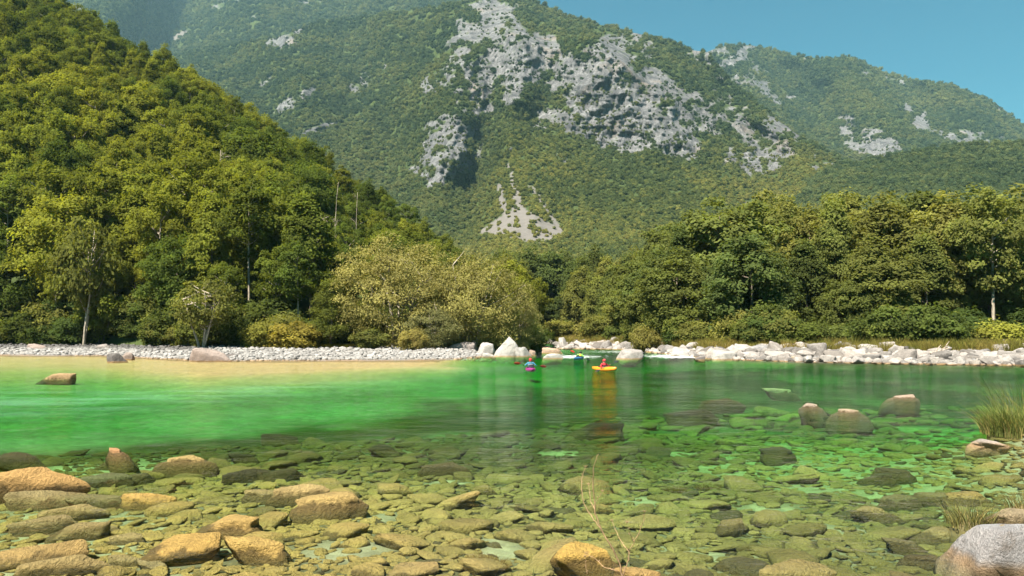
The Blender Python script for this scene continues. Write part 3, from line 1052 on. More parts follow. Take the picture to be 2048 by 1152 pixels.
def crown_points(rng, k, H, R_, base, shape):
    """clump centres in a lobed crown"""
    pts = []
    ph = rng.random(6) * 6.28
    while len(pts) < k:
        d = rng.normal(size=3)
        d /= np.linalg.norm(d)
        rad = (0.45 + 0.55 * rng.random() ** 0.45)
        az = math.atan2(d[1], d[0])
        lob = 1 + 0.20 * math.sin(2 * az + ph[0]) + 0.16 * math.sin(3 * az + ph[1] + 3 * d[2]) + 0.12 * math.sin(5 * d[2] + ph[2])
        z = d[2] * rad
        zc = (z + 1) / 2
        w = {'dome': (1 - 0.25 * zc), 'round': 1.0, 'cone': 1.25 - 1.1 * zc, 'tall': 1.0 - 0.45 * abs(zc - 0.45), 'vase': 0.6 + 0.55 * zc}[shape]
        pts.append([d[0] * rad * R_ * lob * w, d[1] * rad * R_ * lob * w, H * (base + (1 - base) * zc * (0.97 + 0.08 * math.sin(az * 2 + ph[3])))])
    return np.array(pts)


def make_tree(name, seed, H, R_, base, k, n, leaf, shape='dome', clump=(1.2, 2.2), droop=0.3, stems=1, tr=0.22, lean=0.3, mats=None, limbs=14, up=0.6, slim=0.55):
    rng = np.random.default_rng(seed)
    cen = crown_points(rng, k, H, R_, base, shape)
    rad = rng.uniform(*clump, k)
    cz = np.array([0, 0, H * (base + 1) / 2])
    v, f, lv = leaves_at(rng, cen, rad, n, leaf, droop, up, cz, slim)
    mats = mats or (M_LEAF, M_BARK)
    crown = mesh_from(name + '_crown', v, f, [mats[0]])
    attr(crown, 'lv', lv, 'FACE')
    # the leaves also as arrays for the joined copy
    mb = MB()
    axes = []
    for s in range(stems):
        ang = rng.random() * 6.28
        sp = 0.0 if stems == 1 else R_ * 0.45
        hh = H * (0.88 if stems == 1 else rng.uniform(0.6, 0.85))
        zz = np.linspace(-0.6, hh, 9)
        wob = np.cumsum(rng.normal(size=(9, 2)) * lean * 0.35, 0)
        pth = np.stack([np.cos(ang) * sp * (zz / hh) + wob[:, 0] * zz / hh + (0 if stems == 1 else math.cos(ang) * 0.25), np.sin(ang) * sp * (zz / hh) + wob[:, 1] * zz / hh, zz], -1)
        mb.tube(pth, tr * np.linspace(1.15, 0.22, 9) * (1 if stems == 1 else 0.65), 7)
        axes.append(pth)
    pick = rng.permutation(k)[:limbs]
    for i in pick:
        c = cen[i]
        ax = axes[rng.integers(len(axes))]
        zs = max(H * base * 0.6, c[2] - 0.55 * math.hypot(c[0], c[1]) - 0.4)
        p0 = np.array([np.interp(zs, ax[:, 2], ax[:, q]) for q in range(3)])
        mid = p0 * 0.45 + c * 0.55 + np.array([0, 0, -0.12 * np.linalg.norm(c - p0)]) + rng.normal(size=3) * 0.15
        tt = np.linspace(0, 1, 5)[:, None]
        pth = (1 - tt) ** 2 * p0 + 2 * tt * (1 - tt) * mid + tt ** 2 * c
        mb.tube(pth, tr * np.linspace(0.42, 0.10, 5), 5, cap=False)
    trunk = mb.mesh(name + '_trunk', [mats[1]])
    tv, tf = np.concatenate(mb.v), [np.concatenate(q) for q in mb.f.values()]
    nf = sum(len(q) for q in tf)
    # joined copy; faces of equal size are stacked in the same order that mesh_from keeps
    j = mesh_from(name, np.concatenate([v, tv]), [f] + [q + len(v) for q in tf], mats, midx=np.concatenate([np.zeros(len(f)), np.ones(nf)]))
    attr(j, 'lv', np.concatenate([lv, np.zeros(nf)]), 'FACE')
    return dict(crown=crown, trunk=trunk, joined=j, H=H, R=R_)


TREES = [
    make_tree('broad_tree', 1, 18, 4.9, 0.16, 140, 115, 0.24, 'dome', (0.85, 1.7)),
    make_tree('round_tree', 2, 17, 5.2, 0.18, 145, 112, 0.24, 'round', (0.85, 1.75)),
    make_tree('tall_tree', 3, 21, 3.9, 0.26, 120, 115, 0.24, 'cone', (0.8, 1.6)),
    make_tree('open_tree', 4, 19, 4.6, 0.36, 70, 120, 0.24, 'vase', (0.8, 1.6), limbs=26, mats=(M_LEAF, M_PALEBARK)),
    make_tree('slim_tree', 5, 20, 2.9, 0.45, 58, 115, 0.23, 'tall', (0.7, 1.4), limbs=18, mats=(M_LEAF, M_PALEBARK), tr=0.16),
    make_tree('spread_tree', 6, 16, 5.8, 0.10, 150, 115, 0.25, 'dome', (0.9, 1.8), stems=2),
]
WILLOW = [make_tree('willow', 11, 15, 6.8, 0.03, 230, 130, 0.17, 'round', (1.0, 1.9), droop=0.5, stems=5, tr=0.26, mats=(M_WILLOW, M_PALEBARK), limbs=34, up=0.5, slim=0.4),
          make_tree('willow', 12, 14, 6.6, 0.02, 220, 130, 0.17, 'dome', (1.0, 1.9), droop=0.55, stems=5, tr=0.26, mats=(M_WILLOW, M_PALEBARK), limbs=34, up=0.5, slim=0.4)]
SHRUBS = [make_tree('shrub', 21, 4.0, 2.6, 0.03, 60, 95, 0.16, 'round', (0.6, 1.1), stems=4, tr=0.07, limbs=16),
          make_tree('shrub', 22, 3.4, 2.9, 0.02, 64, 95, 0.15, 'dome', (0.6, 1.1), stems=5, tr=0.07, limbs=16),
          make_tree('shrub', 23, 4.6, 2.2, 0.05, 56, 95, 0.16, 'vase', (0.55, 1.0), stems=5, tr=0.07, limbs=18, mats=(M_LEAF, M_PALEBARK))]
SPRUCE = make_tree('spruce', 31, 15, 3.4, 0.06, 95, 110, 0.22, 'cone', (1.0, 1.7), droop=0.55, tr=0.18, up=1.2, slim=0.3, limbs=26)
LEAN = make_tree('leaning_tree', 32, 9.5, 4.4, 0.30, 62, 100, 0.22, 'vase', (0.8, 1.5), stems=4, tr=0.26, lean=0.55, mats=(M_LEAF, M_PALEBARK), limbs=30)


def far_crown(name, seed, conifer=False):
    rng = np.random.default_rng(seed)
    cen = crown_points(rng, 26, 1.5, 0.85, 0.15, 'cone' if conifer else 'round')
    v, f, lv = leaves_at(rng, cen, rng.uniform(0.26, 0.46, len(cen)), 17, 0.115, 0.35, 0.8, np.array([0, 0, 0.7]), 0.7)
    cv, cf = ico(2)
    cv = cv * np.array([0.66, 0.66, 0.62]) * (0.8 + 0.45 * fbm(cv[:, 0] * 2 + seed, cv[:, 1] * 2, cv[:, 2] * 2, s=seed, o=2))[:, None] + [0, 0, 0.66]
    me = mesh_from(name, np.concatenate([v, cv]), [f, cf + len(v)], [M_FARLEAF])
    attr(me, 'lv', np.concatenate([lv, np.full(len(cf), 0.0)]), 'FACE')
    return me


FAR = [far_crown('far_crown', 41 + i) for i in range(5)]

rng = np.random.default_rng(7)


def green(n, rng, patch, base=(0.112, 0.128, 0.028), yellow=(0.175, 0.165, 0.034), dark=(0.055, 0.080, 0.024)):
    t_ = np.clip(patch + rng.normal(size=n) * 0.27, 0, 1)[:, None]
    b, y, d = (np.array(q)[None] for q in (base, yellow, dark))
    c = np.where(t_ < 0.5, d + (b - d) * t_ * 2, b + (y - b) * (t_ - 0.5) * 2)
    return c * rng.uniform(0.82, 1.2, (n, 1))


# ---------------------------------------------------------------- the woods that cover the mountains (one mass)
def cover(lname, count, size_px, seed, smin, smax, thin_rock=0.93, g=None, clear=None):
    Ld = LAYERS[lname]
    W, px, py = Ld['W'], Ld['px'], Ld['py']
    rng = np.random.default_rng(seed)
    ny, nx = px.shape
    a = np.abs((px[:-1, 1:] - px[:-1, :-1]) * (py[1:, :-1] - py[:-1, :-1])) + 1e-6
    inv = ((px[:-1, :-1] > -60) & (px[:-1, :-1] < 2110) & (py[:-1, :-1] > -45) & (py[:-1, :-1] < 662))
    a = a * inv
    p = (a / a.sum()).ravel()
    c = rng.choice(len(p), count, p=p)
    i, j = np.divmod(c, nx - 1)
    u, v = rng.random(count), rng.random(count)

    def bil(A):
        if A.ndim == 3:
            u_, v_ = u[:, None], v[:, None]
        else:
            u_, v_ = u, v
        return (A[i, j] * (1 - u_) * (1 - v_) + A[i, j + 1] * u_ * (1 - v_) + A[i + 1, j] * (1 - u_) * v_ + A[i + 1, j + 1] * u_ * v_)
    P = bil(W)
    rk = np.maximum(bil(Ld['rock']), bil(Ld['scree']) * 1.02)
    thin = fbm(P[:, 0] / 40, P[:, 2] / 30, P[:, 1] / 60, s=seed, o=3)
    ppx, ppy = bil(px), bil(py)
    ledge = sstep(0.50, 0.68, fbm(ppx / 14 + ppy / 22, ppy / 5.5 - ppx / 60, s=seed + 9, o=3))
    scr = bil(Ld['scree'])
    bush = sstep(0.52, 0.66, fbm(ppx / 9, ppy / 8, s=seed + 19, o=3))
    rk = np.maximum(bil(Ld['rock']), scr * (1 - 0.8 * bush))
    ledge = np.where(scr > 0.3, 0, ledge)
    keep = rng.random(count) > rk * (0.985 - 0.85 * ledge) + 0.12 * sstep(0.6, 0.75, thin)
    if clear is not None:
        keep &= ~clear(P)
    P, rk = P[keep], rk[keep]
    n = len(P)
    s = size_px * P[:, 1] / F * rng.uniform(0.6, 1.35, n)
    s = np.clip(s, smin, smax) * (1 - 0.5 * rk)
    patch = fbm(P[:, 0] / 160, P[:, 2] / 120, P[:, 1] / 200, s=seed + 1, o=4)
    patch = np.clip((patch - 0.5) * 2.2 + 0.42, 0, 1)
    tn = (g or green)(n, rng, patch)
    wf = (sstep(1150, 850, P[:, 1]) * sstep(-80, 10, P[:, 0]))[:, None] if lname == 'mountain' else 0.0
    tn = tn * (1 + wf * np.array([[0.42, 0.24, -0.10]]))
    rot = np.stack([rng.normal(size=n) * 0.12, rng.normal(size=n) * 0.12, rng.random(n) * 6.28], -1)
    scl = np.stack([s, s, s * rng.uniform(0.85, 1.35, n)], -1)
    P[:, 2] -= s * 0.25
    return P, rot, scl, rng.integers(0, len(FAR), n), tn


def g_far(n, rng, patch):
    return green(n, rng, patch, (0.100, 0.126, 0.050), (0.150, 0.160, 0.058), (0.054, 0.080, 0.040))


parts = [cover('mountain', 64000, 5.0, 1, 2.4, 8.5, g=g_far), cover('far_mountain', 22000, 4.8, 2, 3, 14, g=g_far),
         cover('distant_mountain', 26000, 4.2, 3, 3, 11, g=g_far), cover('wooded_hill', 18000, 5.4, 4, 2.2, 6, g=g_far)]
cat = [np.concatenate([q[k] for q in parts]) for k in range(5)]
scatter('mountain_forest', *cat, FAR)

# ---------------------------------------------------------------- trees near the river
TREE_MARKS = []     # (px, py, words)


def add_thing(name, protos, k, loc, scale, rot, tint, label=None, cat='tree', group=None, crown_name='crown', pool=None, base=None, squash=(1, 1)):
    pr = protos[k]
    root = link(name, None, loc=loc, rot=(rot[0], rot[1], rot[2]), scl=(scale * squash[0], scale * squash[0], scale * squash[1]))
    link('trunk' if cat in ('tree', 'willow') else 'stems', pr['trunk'], root)
    link(crown_name, pr['crown'], root, tint=[q * (1.0 if base else 1.5) for q in tint])
    tag(root, label, cat, group)
    px, py = proj(np.array(loc) + np.array([0, 0, pr['H'] * scale * 0.6]))
    if base:
        later(root, base, px, py, pool)
    return root, float(px), float(py)


# named single trees and shrubs first
def tree_at(name, protos, k, px, py_top, py_base, Y, width_px, tint, label, cat='tree', group=None, mark=None, rz=0.0, crown='crown'):
    x = (px - CX) / F * Y
    z = float(ground_z(np.array([x]), np.array([Y]))[0])
    ztop = CAMH + float(ray(px, py_top)[1]) * Y
    pr = protos[k]
    sz = max(0.3, (ztop - z) / pr['H'])
    sx = width_px * Y / F / (2 * pr['R'])
    o, a, b = add_thing(name, protos, k, (x, Y, z - 0.1), 1.0, (0, 0, rz), tint, label, cat, group, crown, squash=(sx, sz))
    if mark:
        TREE_MARKS.append((px, (py_top + py_base) / 2, mark))
    return o


OLIVE = (0.185, 0.165, 0.055)
tree_at('willow_tree', WILLOW, 0, 795, 472, 690, 86, 205, OLIVE, 'broad pale olive willow behind the gravel bar, taller of the two big willows', 'willow', 'pale willows behind the gravel bar', 'the tall willow')
tree_at('willow_tree', WILLOW, 1, 945, 497, 690, 87, 195, (0.175, 0.158, 0.052), 'broad pale olive willow just behind the pale boulders at the end of the gravel bar', 'willow', 'pale willows behind the gravel bar', 'the low willow')
tree_at('willow_tree', WILLOW, 0, 1032, 590, 695, 92, 95, (0.185, 0.168, 0.060), 'small pale willow leaning over the end of the boulders beside the rapids', 'willow', 'pale willows behind the gravel bar', 'the small willow', 2.0)
tree_at('willow_tree', WILLOW, 1, 872, 600, 690, 84, 120, (0.130, 0.128, 0.052), 'low rounded willow filling the gap between the two big pale willows', 'willow', 'pale willows behind the gravel bar', None, 1.0)
tree_at('spruce_tree', [SPRUCE], 0, 662, 545, 690, 86, 100, (0.075, 0.085, 0.020), 'drooping dark green conifer in front of the wooded slope, beside the pale willow', 'tree', None, 'the drooping conifer')
tree_at('leaning_tree', [LEAN], 0, 405, 560, 690, 82, 125, (0.110, 0.112, 0.030), 'low tree with bare forked pale trunks spreading over the gravel bar', 'tree', None, 'the fork-trunked tree')
tree_at('leaning_tree', [LEAN], 0, 170, 440, 690, 97, 130, (0.100, 0.105, 0.026), 'tall thin tree with a slanting pale trunk at the foot of the wooded slope', 'tree', None, 'the slanting trunk', 2.2)

for (px, pt, pbm, Y, w, k, tn, lab, mk) in [
    (590, 640, 693, 84, 110, 0, (0.150, 0.125, 0.028), 'yellow green shrub on the edge of the gravel bar below the conifer', 'the yellow shrub'),
    (520, 640, 690, 85, 90, 1, (0.125, 0.120, 0.028), 'rounded green shrub behind the small reddish boulder', None),
    (825, 655, 692, 80, 62, 1, (0.165, 0.140, 0.045), 'small pale rounded bush on the gravel in front of the taller willow', 'the pale bush'),
    (745, 655, 690, 82, 70, 2, (0.090, 0.095, 0.028), 'dark scrubby bush among dead branches on the edge of the gravel', None),
    (1478, 618, 680, 84, 95, 0, (0.135, 0.128, 0.034), 'light green bush among the boulders under the dark trees', 'the light bush'),
    (1985, 640, 700, 76, 150, 1, (0.155, 0.155, 0.030), 'bright yellow green bush spilling over the boulders at the frame edge', 'the brightest bush'),
    (1850, 650, 690, 80, 90, 0, (0.125, 0.130, 0.032), 'bright green bush behind the boulder bank, next to the largest bright bush', None),
    (1905, 652, 688, 80, 70, 1, (0.135, 0.140, 0.032), 'low bright green bush between two larger bright bushes', None),
    (1745, 652, 688, 82, 90, 2, (0.105, 0.110, 0.032), 'green bush with ragged top on the crest of the boulder bank', None),
    (1640, 645, 684, 82, 110, 0, (0.088, 0.105, 0.030), 'mid green bush hanging over the boulders under the tallest trees', None),
    (1395, 640, 676, 88, 70, 2, (0.110, 0.110, 0.030), 'upright twiggy bush above the dry yellow grass', None),
    (1290, 650, 680, 94, 70, 1, (0.130, 0.118, 0.034), 'low olive bush in the dry yellow grass above the rapids', None),
    (1195, 630, 672, 125, 80, 0, (0.135, 0.122, 0.036), 'pale olive bush upstream of the rapids where the trees close in', None),
    (1120, 640, 676, 135, 70, 2, (0.120, 0.115, 0.030), 'slender pale bush beside the river bend upstream', None),
]:
    tree_at('shrub', SHRUBS, k, px, pt, pbm, Y, w, tn, lab, 'bush', 'bushes along the banks', mk, rng.random() * 6, 'foliage')

# dead trees
def branchy(name, seed, loc, H, spread, nb, tr, label, cat, mat=M_DEADWOOD, levels=2, lean=(0, 0)):
    r = np.random.default_rng(seed)
    tb, bb = MB(), MB()
    zz = np.linspace(-0.4, H, 9)
    pth = np.stack([lean[0] * (zz / H) + np.cumsum(r.normal(size=9) * 0.06 * H / 9), lean[1] * (zz / H) + np.cumsum(r.normal(size=9) * 0.06 * H / 9), zz], -1)
    tb.tube(pth, tr * np.linspace(1, 0.25, 9), 7)

    def br(p0, d, L, rad, lev):
        tt = np.linspace(0, 1, 6)[:, None]
        bend = r.normal(size=3) * 0.25 * L
        q = p0 + d * L * tt + bend * tt ** 2
        bb.tube(q, rad * np.linspace(1, 0.3, 6), 5)
        if lev > 0:
            for _ in range(3):
                k = r.integers(1, 5)
                dd = d + r.normal(size=3) * 0.6
                br(q[k], dd / np.linalg.norm(dd), L * 0.5, rad * 0.5, lev - 1)
    for _ in range(nb):
        z = r.uniform(0.35, 0.95) * H
        p0 = np.array([np.interp(z, pth[:, 2], pth[:, q]) for q in range(3)])
        a = r.random() * 6.28
        d = np.array([math.cos(a) * 0.7, math.sin(a) * 0.7, r.uniform(0.5, 1.0)])
        br(p0, d / np.linalg.norm(d), spread * r.uniform(0.6, 1.1), tr * 0.5, levels)
    root = link(name, None, loc=loc)
    link('trunk', tb.mesh(name + '_trunk', [mat]), root)
    link('branches', bb.mesh(name + '_branches', [mat]), root)['kind'] = 'stuff'
    tag(root, label, cat)
    return root


def slopeA(x, y):
    """height of the wooded slope under (x, y)"""
    px = CX + F * x / y
    f = np.interp(px, pa, foot_w[:, 1])
    cY = np.interp(px, pa, crest_w[:, 1])
    cz = np.interp(px, pa, crest_w[:, 2])
    s = np.clip((y - f) / (cY - f), 0, 1)
    return np.maximum(0.55 * (1 - s) + cz * s - 3 * np.sin(np.pi * s), ground_z(np.asarray(x), np.asarray(y)))


for (px, pt, pbm, Y, nb, sprd, tr, lab, mk) in [(632, 435, 560, 112, 9, 3.0, 0.16, 'bare grey dead tree with forked branches standing out of the green slope', 'the dead tree'),
                                         (601, 420, 600, 116, 4, 1.2, 0.13, 'straight bare pale trunk beside the forked dead tree', None),
                                         (672, 365, 560, 122, 6, 1.0, 0.08, 'thin dead trunk with short side twigs, tall above the conifer', None),
                                         (712, 385, 520, 125, 5, 1.0, 0.08, 'thin dead trunk with short side twigs, just behind the taller willow', None),
                                         (430, 300, 430, 150, 4, 1.6, 0.16, 'pale bare trunk high on the wooded slope', None)]:
    x = (px - CX) / F * Y
    zt = CAMH + float(ray(px, pt)[1]) * Y
    z0 = float(slopeA(np.array([x]), np.array([Y]))[0])
    branchy('dead_tree', int(px), (x, Y, z0), zt - z0, sprd, nb, tr, lab, 'dead tree')
    if mk:
        TREE_MARKS.append((px, (pt + pbm) / 2, mk))

# wooded slope: nearest trees one by one, the rest as a mass
cand = []
r2 = np.random.default_rng(17)
for _ in range(12000):
    a = math.tan(r2.uniform(math.atan(-1.10), math.atan(0.03)))
    y = math.sqrt(r2.uniform(88 ** 2, 345 ** 2))
    cand.append((a * y, y))
cand = np.array(cand)
pxs = CX + F * cand[:, 0] / cand[:, 1]
fY = np.interp(pxs, pa, foot_w[:, 1])
cY = np.interp(pxs, pa, crest_w[:, 1])
ok = (cand[:, 1] > fY + np.where((pxs > 600) & (pxs < 1100), 9, 0)) & (cand[:, 1] < cY + 25)
cand = cand[ok]


def thin_out(pts, dmin):
    cell = {}
    out = []
    for q, p in enumerate(pts):
        d0 = dmin if np.isscalar(dmin) else dmin[q]
        c = (int(p[0] // 6), int(p[1] // 6))
        good = True
        for ix in (-1, 0, 1):
            for iy in (-1, 0, 1):
                for k in cell.get((c[0] + ix, c[1] + iy), ()):
                    if (pts[k][0] - p[0]) ** 2 + (pts[k][1] - p[1]) ** 2 < d0 * d0:
                        good = False
        if good:
            cell.setdefault(c, []).append(q)
            out.append(q)
    return np.array(out)


keep = thin_out(cand, 4.4)
cand = cand[keep]
cz = slopeA(cand[:, 0], cand[:, 1])
pxs, pys = proj(np.stack([cand[:, 0], cand[:, 1], cz + 12], -1))
vis = (pxs > -130) & (pxs < 1080)
order = np.argsort(cand[:, 1] + (~vis) * 1000)
N_LEFT = 165
mass = dict(P=[], rot=[], scl=[], idx=[], tint=[])
rr = np.random.default_rng(23)
FOLK = [t_['joined'] for t_ in TREES]


def tone(t_):
    l = (t_[0] + t_[1]) / 2
    return 'yellow green' if t_[0] > 0.17 and l > 0.17 else 'dark green' if l < 0.12 else 'green'


for q, i in enumerate(order):
    x, y = cand[i]
    z = cz[i]
    px, py = pxs[i], pys[i]
    d = y - np.interp(px, pa, foot_w[:, 1])
    front = d < 7
    k = int(rr.choice([0, 1, 2, 3, 4, 5], p=[.10, .08, .14, .34, .28, .06] if d < 30 else [.14, .13, .20, .23, .20, .10]))
    hs = rr.uniform(7, 15) if front and rr.random() < 0.6 else rr.uniform(12, 22)
    if px > 640:
        hs = min(hs, rr.uniform(9, 15))
    if front and 640 < px < 1060:
        hs = min(hs, 8.0)
    s = hs / TREES[k]['H']
    pt = float(np.clip((fbm(np.array([x / 30.0]), np.array([y / 30.0]), s=97, o=3)[0] - 0.5) * 2.4 + 0.55, 0, 1))
    up_ = sstep(120, 260, y)
    tn = green(1, rr, np.array([pt]), (0.150, 0.168, 0.030), (0.200, 0.208, 0.034), (0.092, 0.122, 0.027))[0]
    rz = rr.random() * 6.28
    tilt = (rr.normal() * 0.05, rr.normal() * 0.05)
    wd = rr.uniform(0.75, 1.1)
    if q < N_LEFT and vis[i]:
        where = 'at gravel edge' if d < 6 else 'low on slope' if py > 520 else 'midway up slope' if py > 330 else 'high on slope'
        kind = ('broad', 'round', 'tall', 'open', 'slim', 'spreading')[k]
        add_thing('deciduous_tree', TREES, k, (x, y, z - 0.3), s, (tilt[0], tilt[1], rz), tn, cat='tree', group='trees on the wooded slope', base=f'{kind} {tone(tn)} tree {where}', pool='slope', squash=(wd, 1))
    else:
        mass['P'].append((x, y, z - 0.3))
        mass['rot'].append((tilt[0], tilt[1], rz))
        mass['scl'].append((s * wd, s * wd, s))
        mass['idx'].append(k)
        mass['tint'].append(tn)

# flat valley floor on the far side: nearest trees one by one
TOPX = [960, 1000, 1100, 1180, 1230, 1300, 1350, 1400, 1450, 1500, 1560, 1620, 1660, 1700, 1780, 1850, 1920, 2000, 2048, 2300, 2900]
TOPY = [500, 500, 478, 500, 515, 470, 440, 425, 405, 392, 383, 380, 365, 357, 372, 392, 402, 382, 372, 360, 360]
FRONTX = [960, 1000, 1080, 1150, 1230, 1280, 1350, 1500, 1700, 2048, 3000]
FRONTY = [150, 165, 210, 190, 128, 108, 94, 85, 82, 79, 79]
cand = []
for _ in range(9000):
    a = math.tan(r2.uniform(math.atan(-0.05), math.atan(1.1)))
    y = math.sqrt(r2.uniform(85 ** 2, 300 ** 2))
    cand.append((a * y, y))
cand = np.array(cand)
pxs = CX + F * cand[:, 0] / cand[:, 1]
fr_ = np.interp(pxs, FRONTX, FRONTY)
ok = (cand[:, 1] > fr_) & (cand[:, 1] < fr_ + 85) & (pxs > 985)
cand = cand[ok]
keep = thin_out(cand, 5.0)
cand = cand[keep]
cz = ground_z(cand[:, 0], cand[:, 1])
pxs, _ = proj(np.stack([cand[:, 0], cand[:, 1], cz + 8], -1))
vis = (pxs < 2140)
fr_ = np.interp(pxs, FRONTX, FRONTY)
order = np.argsort(cand[:, 1] - fr_ + (~vis) * 1000)
N_RIGHT = 105
for q, i in enumerate(order):
    x, y = cand[i]
    px = pxs[i]
    d = y - fr_[i]
    ztop = CAMH + float(ray(px, np.interp(px, TOPX, TOPY))[1]) * y
    hmax = max(5.0, ztop - cz[i])
    hs = hmax * (rr.uniform(0.4, 0.85) if d < 8 else rr.uniform(0.62, 1.06))
    hs = min(hs, 27)
    k = int(rr.choice([0, 1, 2, 3, 5], p=[.26, .2, .30, .06, .18]))
    s = hs / TREES[k]['H']
    wd = np.clip(rr.uniform(0.85, 1.15) * (1.25 if s < 0.8 else 1.0), 0.8, 1.5)
    pt = float(np.clip((fbm(np.array([x / 25.0]), np.array([y / 25.0]), s=98, o=3)[0] - 0.5) * 2.2 + (0.50 if px > 1350 else 0.36), 0, 1))
    tn = green(1, rr, np.array([pt]), (0.138, 0.154, 0.042), (0.182, 0.178, 0.048), (0.084, 0.108, 0.034))[0]
    rz = rr.random() * 6.28
    if q < N_RIGHT and vis[i]:
        kind = ('broad', 'round', 'tall', 'open branched', '', 'spreading')[k]
        where = 'in upstream gap' if px < 1240 else 'behind front row' if d > 14 else 'in front row'
        add_thing('deciduous_tree', TREES, k, (x, y, cz[i] - 0.3), s, (0, 0, rz), tn, cat='tree', group='trees of the far bank wood', base=f'{kind} {tone(tn)} tree {where}', pool='bank', squash=(wd, 1))
    else:
        mass['P'].append((x, y, cz[i] - 0.3))
        mass['rot'].append((0, 0, rz))
        mass['scl'].append((s * wd, s * wd, s))
        mass['idx'].append(k)
        mass['tint'].append(tn)
TREE_MARKS += [(1490, 430, 'the rapids'), (1700, 420, 'the tallest treetop'), (1930, 480, 'the bright bushes')]
scatter('riverside_forest', mass['P'], mass['rot'], mass['scl'], mass['idx'], mass['tint'], FOLK)

# low undergrowth along both forest edges, too dense to count
P, rot, scl, idx, tn = [], [], [], [], []
for _ in range(640):
    px = rr.uniform(-250, 2350)
    if px < 1060 and rr.random() < 0.45 or px > 1060 and rr.random() < (0.6 if 1380 < px < 1840 else 0.3):
        continue
    if px < 1060:
        Y = np.interp(px, pa, foot_w[:, 1]) + rr.uniform(-1.5, 9)
        x = (px - CX) / F * Y
        z = float(slopeA(np.array([x]), np.array([Y]))[0])
        s = rr.uniform(0.3, 1.25)
    else:
        Y = np.interp(px, FRONTX, FRONTY) + rr.uniform(-5 if px > 1250 else -30, 6)
        x = (px - CX) / F * Y
        z = float(ground_z(np.array([x]), np.array([Y]))[0])
        s = rr.uniform(0.3, 0.75) if rr.random() < 0.6 else rr.uniform(0.75, 1.15)
        if shore_d(np.array([x]), np.array([Y]))[0] < 12:
            continue
    P.append((x, Y, z - 0.1))
    rot.append((0, 0, rr.random() * 6.28))
    scl.append((s * 1.2, s * 1.2, s))
    idx.append(int(rr.integers(0, 3)))
    tn.append(green(1, rr, np.array([rr.uniform(0.0, 1.0)]), (0.105, 0.125, 0.03), (0.15, 0.15, 0.04), (0.06, 0.085, 0.024))[0])
scatter('undergrowth', P, rot, scl, idx, tn, [s_['joined'] for s_ in SHRUBS])
# ---------------------------------------------------------------- river stones
BOULDER_SHAPES = [rock_mesh(f'boulder_shape_{k}', 300 + k, 4, M_BOULDER, 0.1, 16, 17, 0.075) for k in range(9)]
STONE_BIG = [rock_mesh(f'stone_shape_{k}', 400 + k, 4, M_STONE, 0.7, 14, 11, 0.06) for k in range(8)]
STONE_MID = [rock_mesh(f'cobble_shape_{k}', 430 + k, 3, M_STONE, 0.55, 12, 11, 0.06) for k in range(12)]
STONE_LOW = [rock_mesh(f'pebble_shape_{k}', 460 + k, 2, M_STONE, 0.5, 8, 9, 0.04) for k in range(8)]
GRAVEL_LOW = [rock_mesh(f'gravel_shape_{k}', 480 + k, 2, M_BOULDER, 0.4, 8, 9, 0.04) for k in range(6)]
ROCK_MARKS = []      # (px, py, words) landmarks for the labels of the other stones
SPOTS = []           # (x, y, r) places already taken


def rock_at(name, proto, cx, cyy, w, h, zc, tint, label, cat='rock', group=None, yaw=0.0, tilt=(0, 0), deep=0.8, mark=None, minh=0.22, mat=None):
    """a rock whose visible bulk is centred where the ray through (cx, cyy) meets height zc"""
    x, Y = on_plane(cx, cyy, zc)
    if zc < 0 and name == 'river_boulder':             # a sunken stone lies on the bed
        z_first = zc
        for _ in range(3):
            bed = float(ground_z(np.array([x]), np.array([Y]))[0])
            zc = 0.55 * z_first + 0.45 * min(-0.03, bed + 0.10 * w * Y / F)
            x, Y = on_plane(cx, cyy, zc)
    W = w * Y / F
    D = deep * W
    g = math.atan2(CAMH - zc, Y)
    hv = h * Y / F
    H = (hv - D * math.sin(g)) / math.cos(g)
    if H < minh * W:
        H = minh * W
        D = max(0.3 * W, (hv - H * math.cos(g)) / max(math.sin(g), 0.02))
        D = min(D, 1.3 * W)
    c = abs(math.cos(yaw))
    s_ = abs(math.sin(yaw))
    Wl, Dl = W, D
    if yaw:
        # keep the projected width for a turned long stone
        Wl = W / max(0.45, c + 0.25 * s_)
        Dl = min(D, Wl * 0.42)
    H *= 1.25 if name == 'river_boulder' else 1.6                                          # part of the stone sits in the bed
    zm = zc - (0.12 if name == 'river_boulder' else 0.2) * H
    bed = float(ground_z(np.array([x]), np.array([Y]))[0]) - 0.06
    if name == 'river_boulder' and zm - H / 2 > bed:      # its sunken foot widens down to the bed
        ext = (zm - H / 2 - bed) / (H / 2)
        proto = proto.copy()
        v = np.empty(len(proto.vertices) * 3, np.float32)
        proto.vertices.foreach_get('co', v)
        v = v.reshape(-1, 3)
        k = np.clip((-0.1 - v[:, 2]) / 0.9, 0, 1)
        flare = min(2.0, 0.95 * ext * H / (Wl + Dl) * 2)
        ang = np.arctan2(v[:, 1], v[:, 0])
        v[:, :2] *= (1 + (flare * (1 + 0.25 * np.sin(2 * ang + cx) + 0.15 * np.sin(5 * ang + cyy))) * k ** 0.6)[:, None]
        v[:, 2] -= ext * k ** 1.5
        proto.vertices.foreach_set('co', v.ravel())
        proto.update()
    o = link(name, proto, loc=(x, Y, zm), rot=(tilt[0], tilt[1], yaw), scl=(Wl / 2, Dl / 2, H / 2), tint=[q * (0.66 if name == 'river_boulder' else 0.60) for q in tint])
    tag(o, label, cat, group)
    n = max(1, int(round(Wl / max(Dl, 0.05))))
    for k in range(n):
        q = (k + 0.5) / n - 0.5
        SPOTS.append((x + math.cos(yaw) * Wl * q, Y + math.sin(yaw) * Wl * q, max(Dl, Wl / n) * 0.5))
    if mark:
        ROCK_MARKS.append((cx, cyy, mark))
    return o


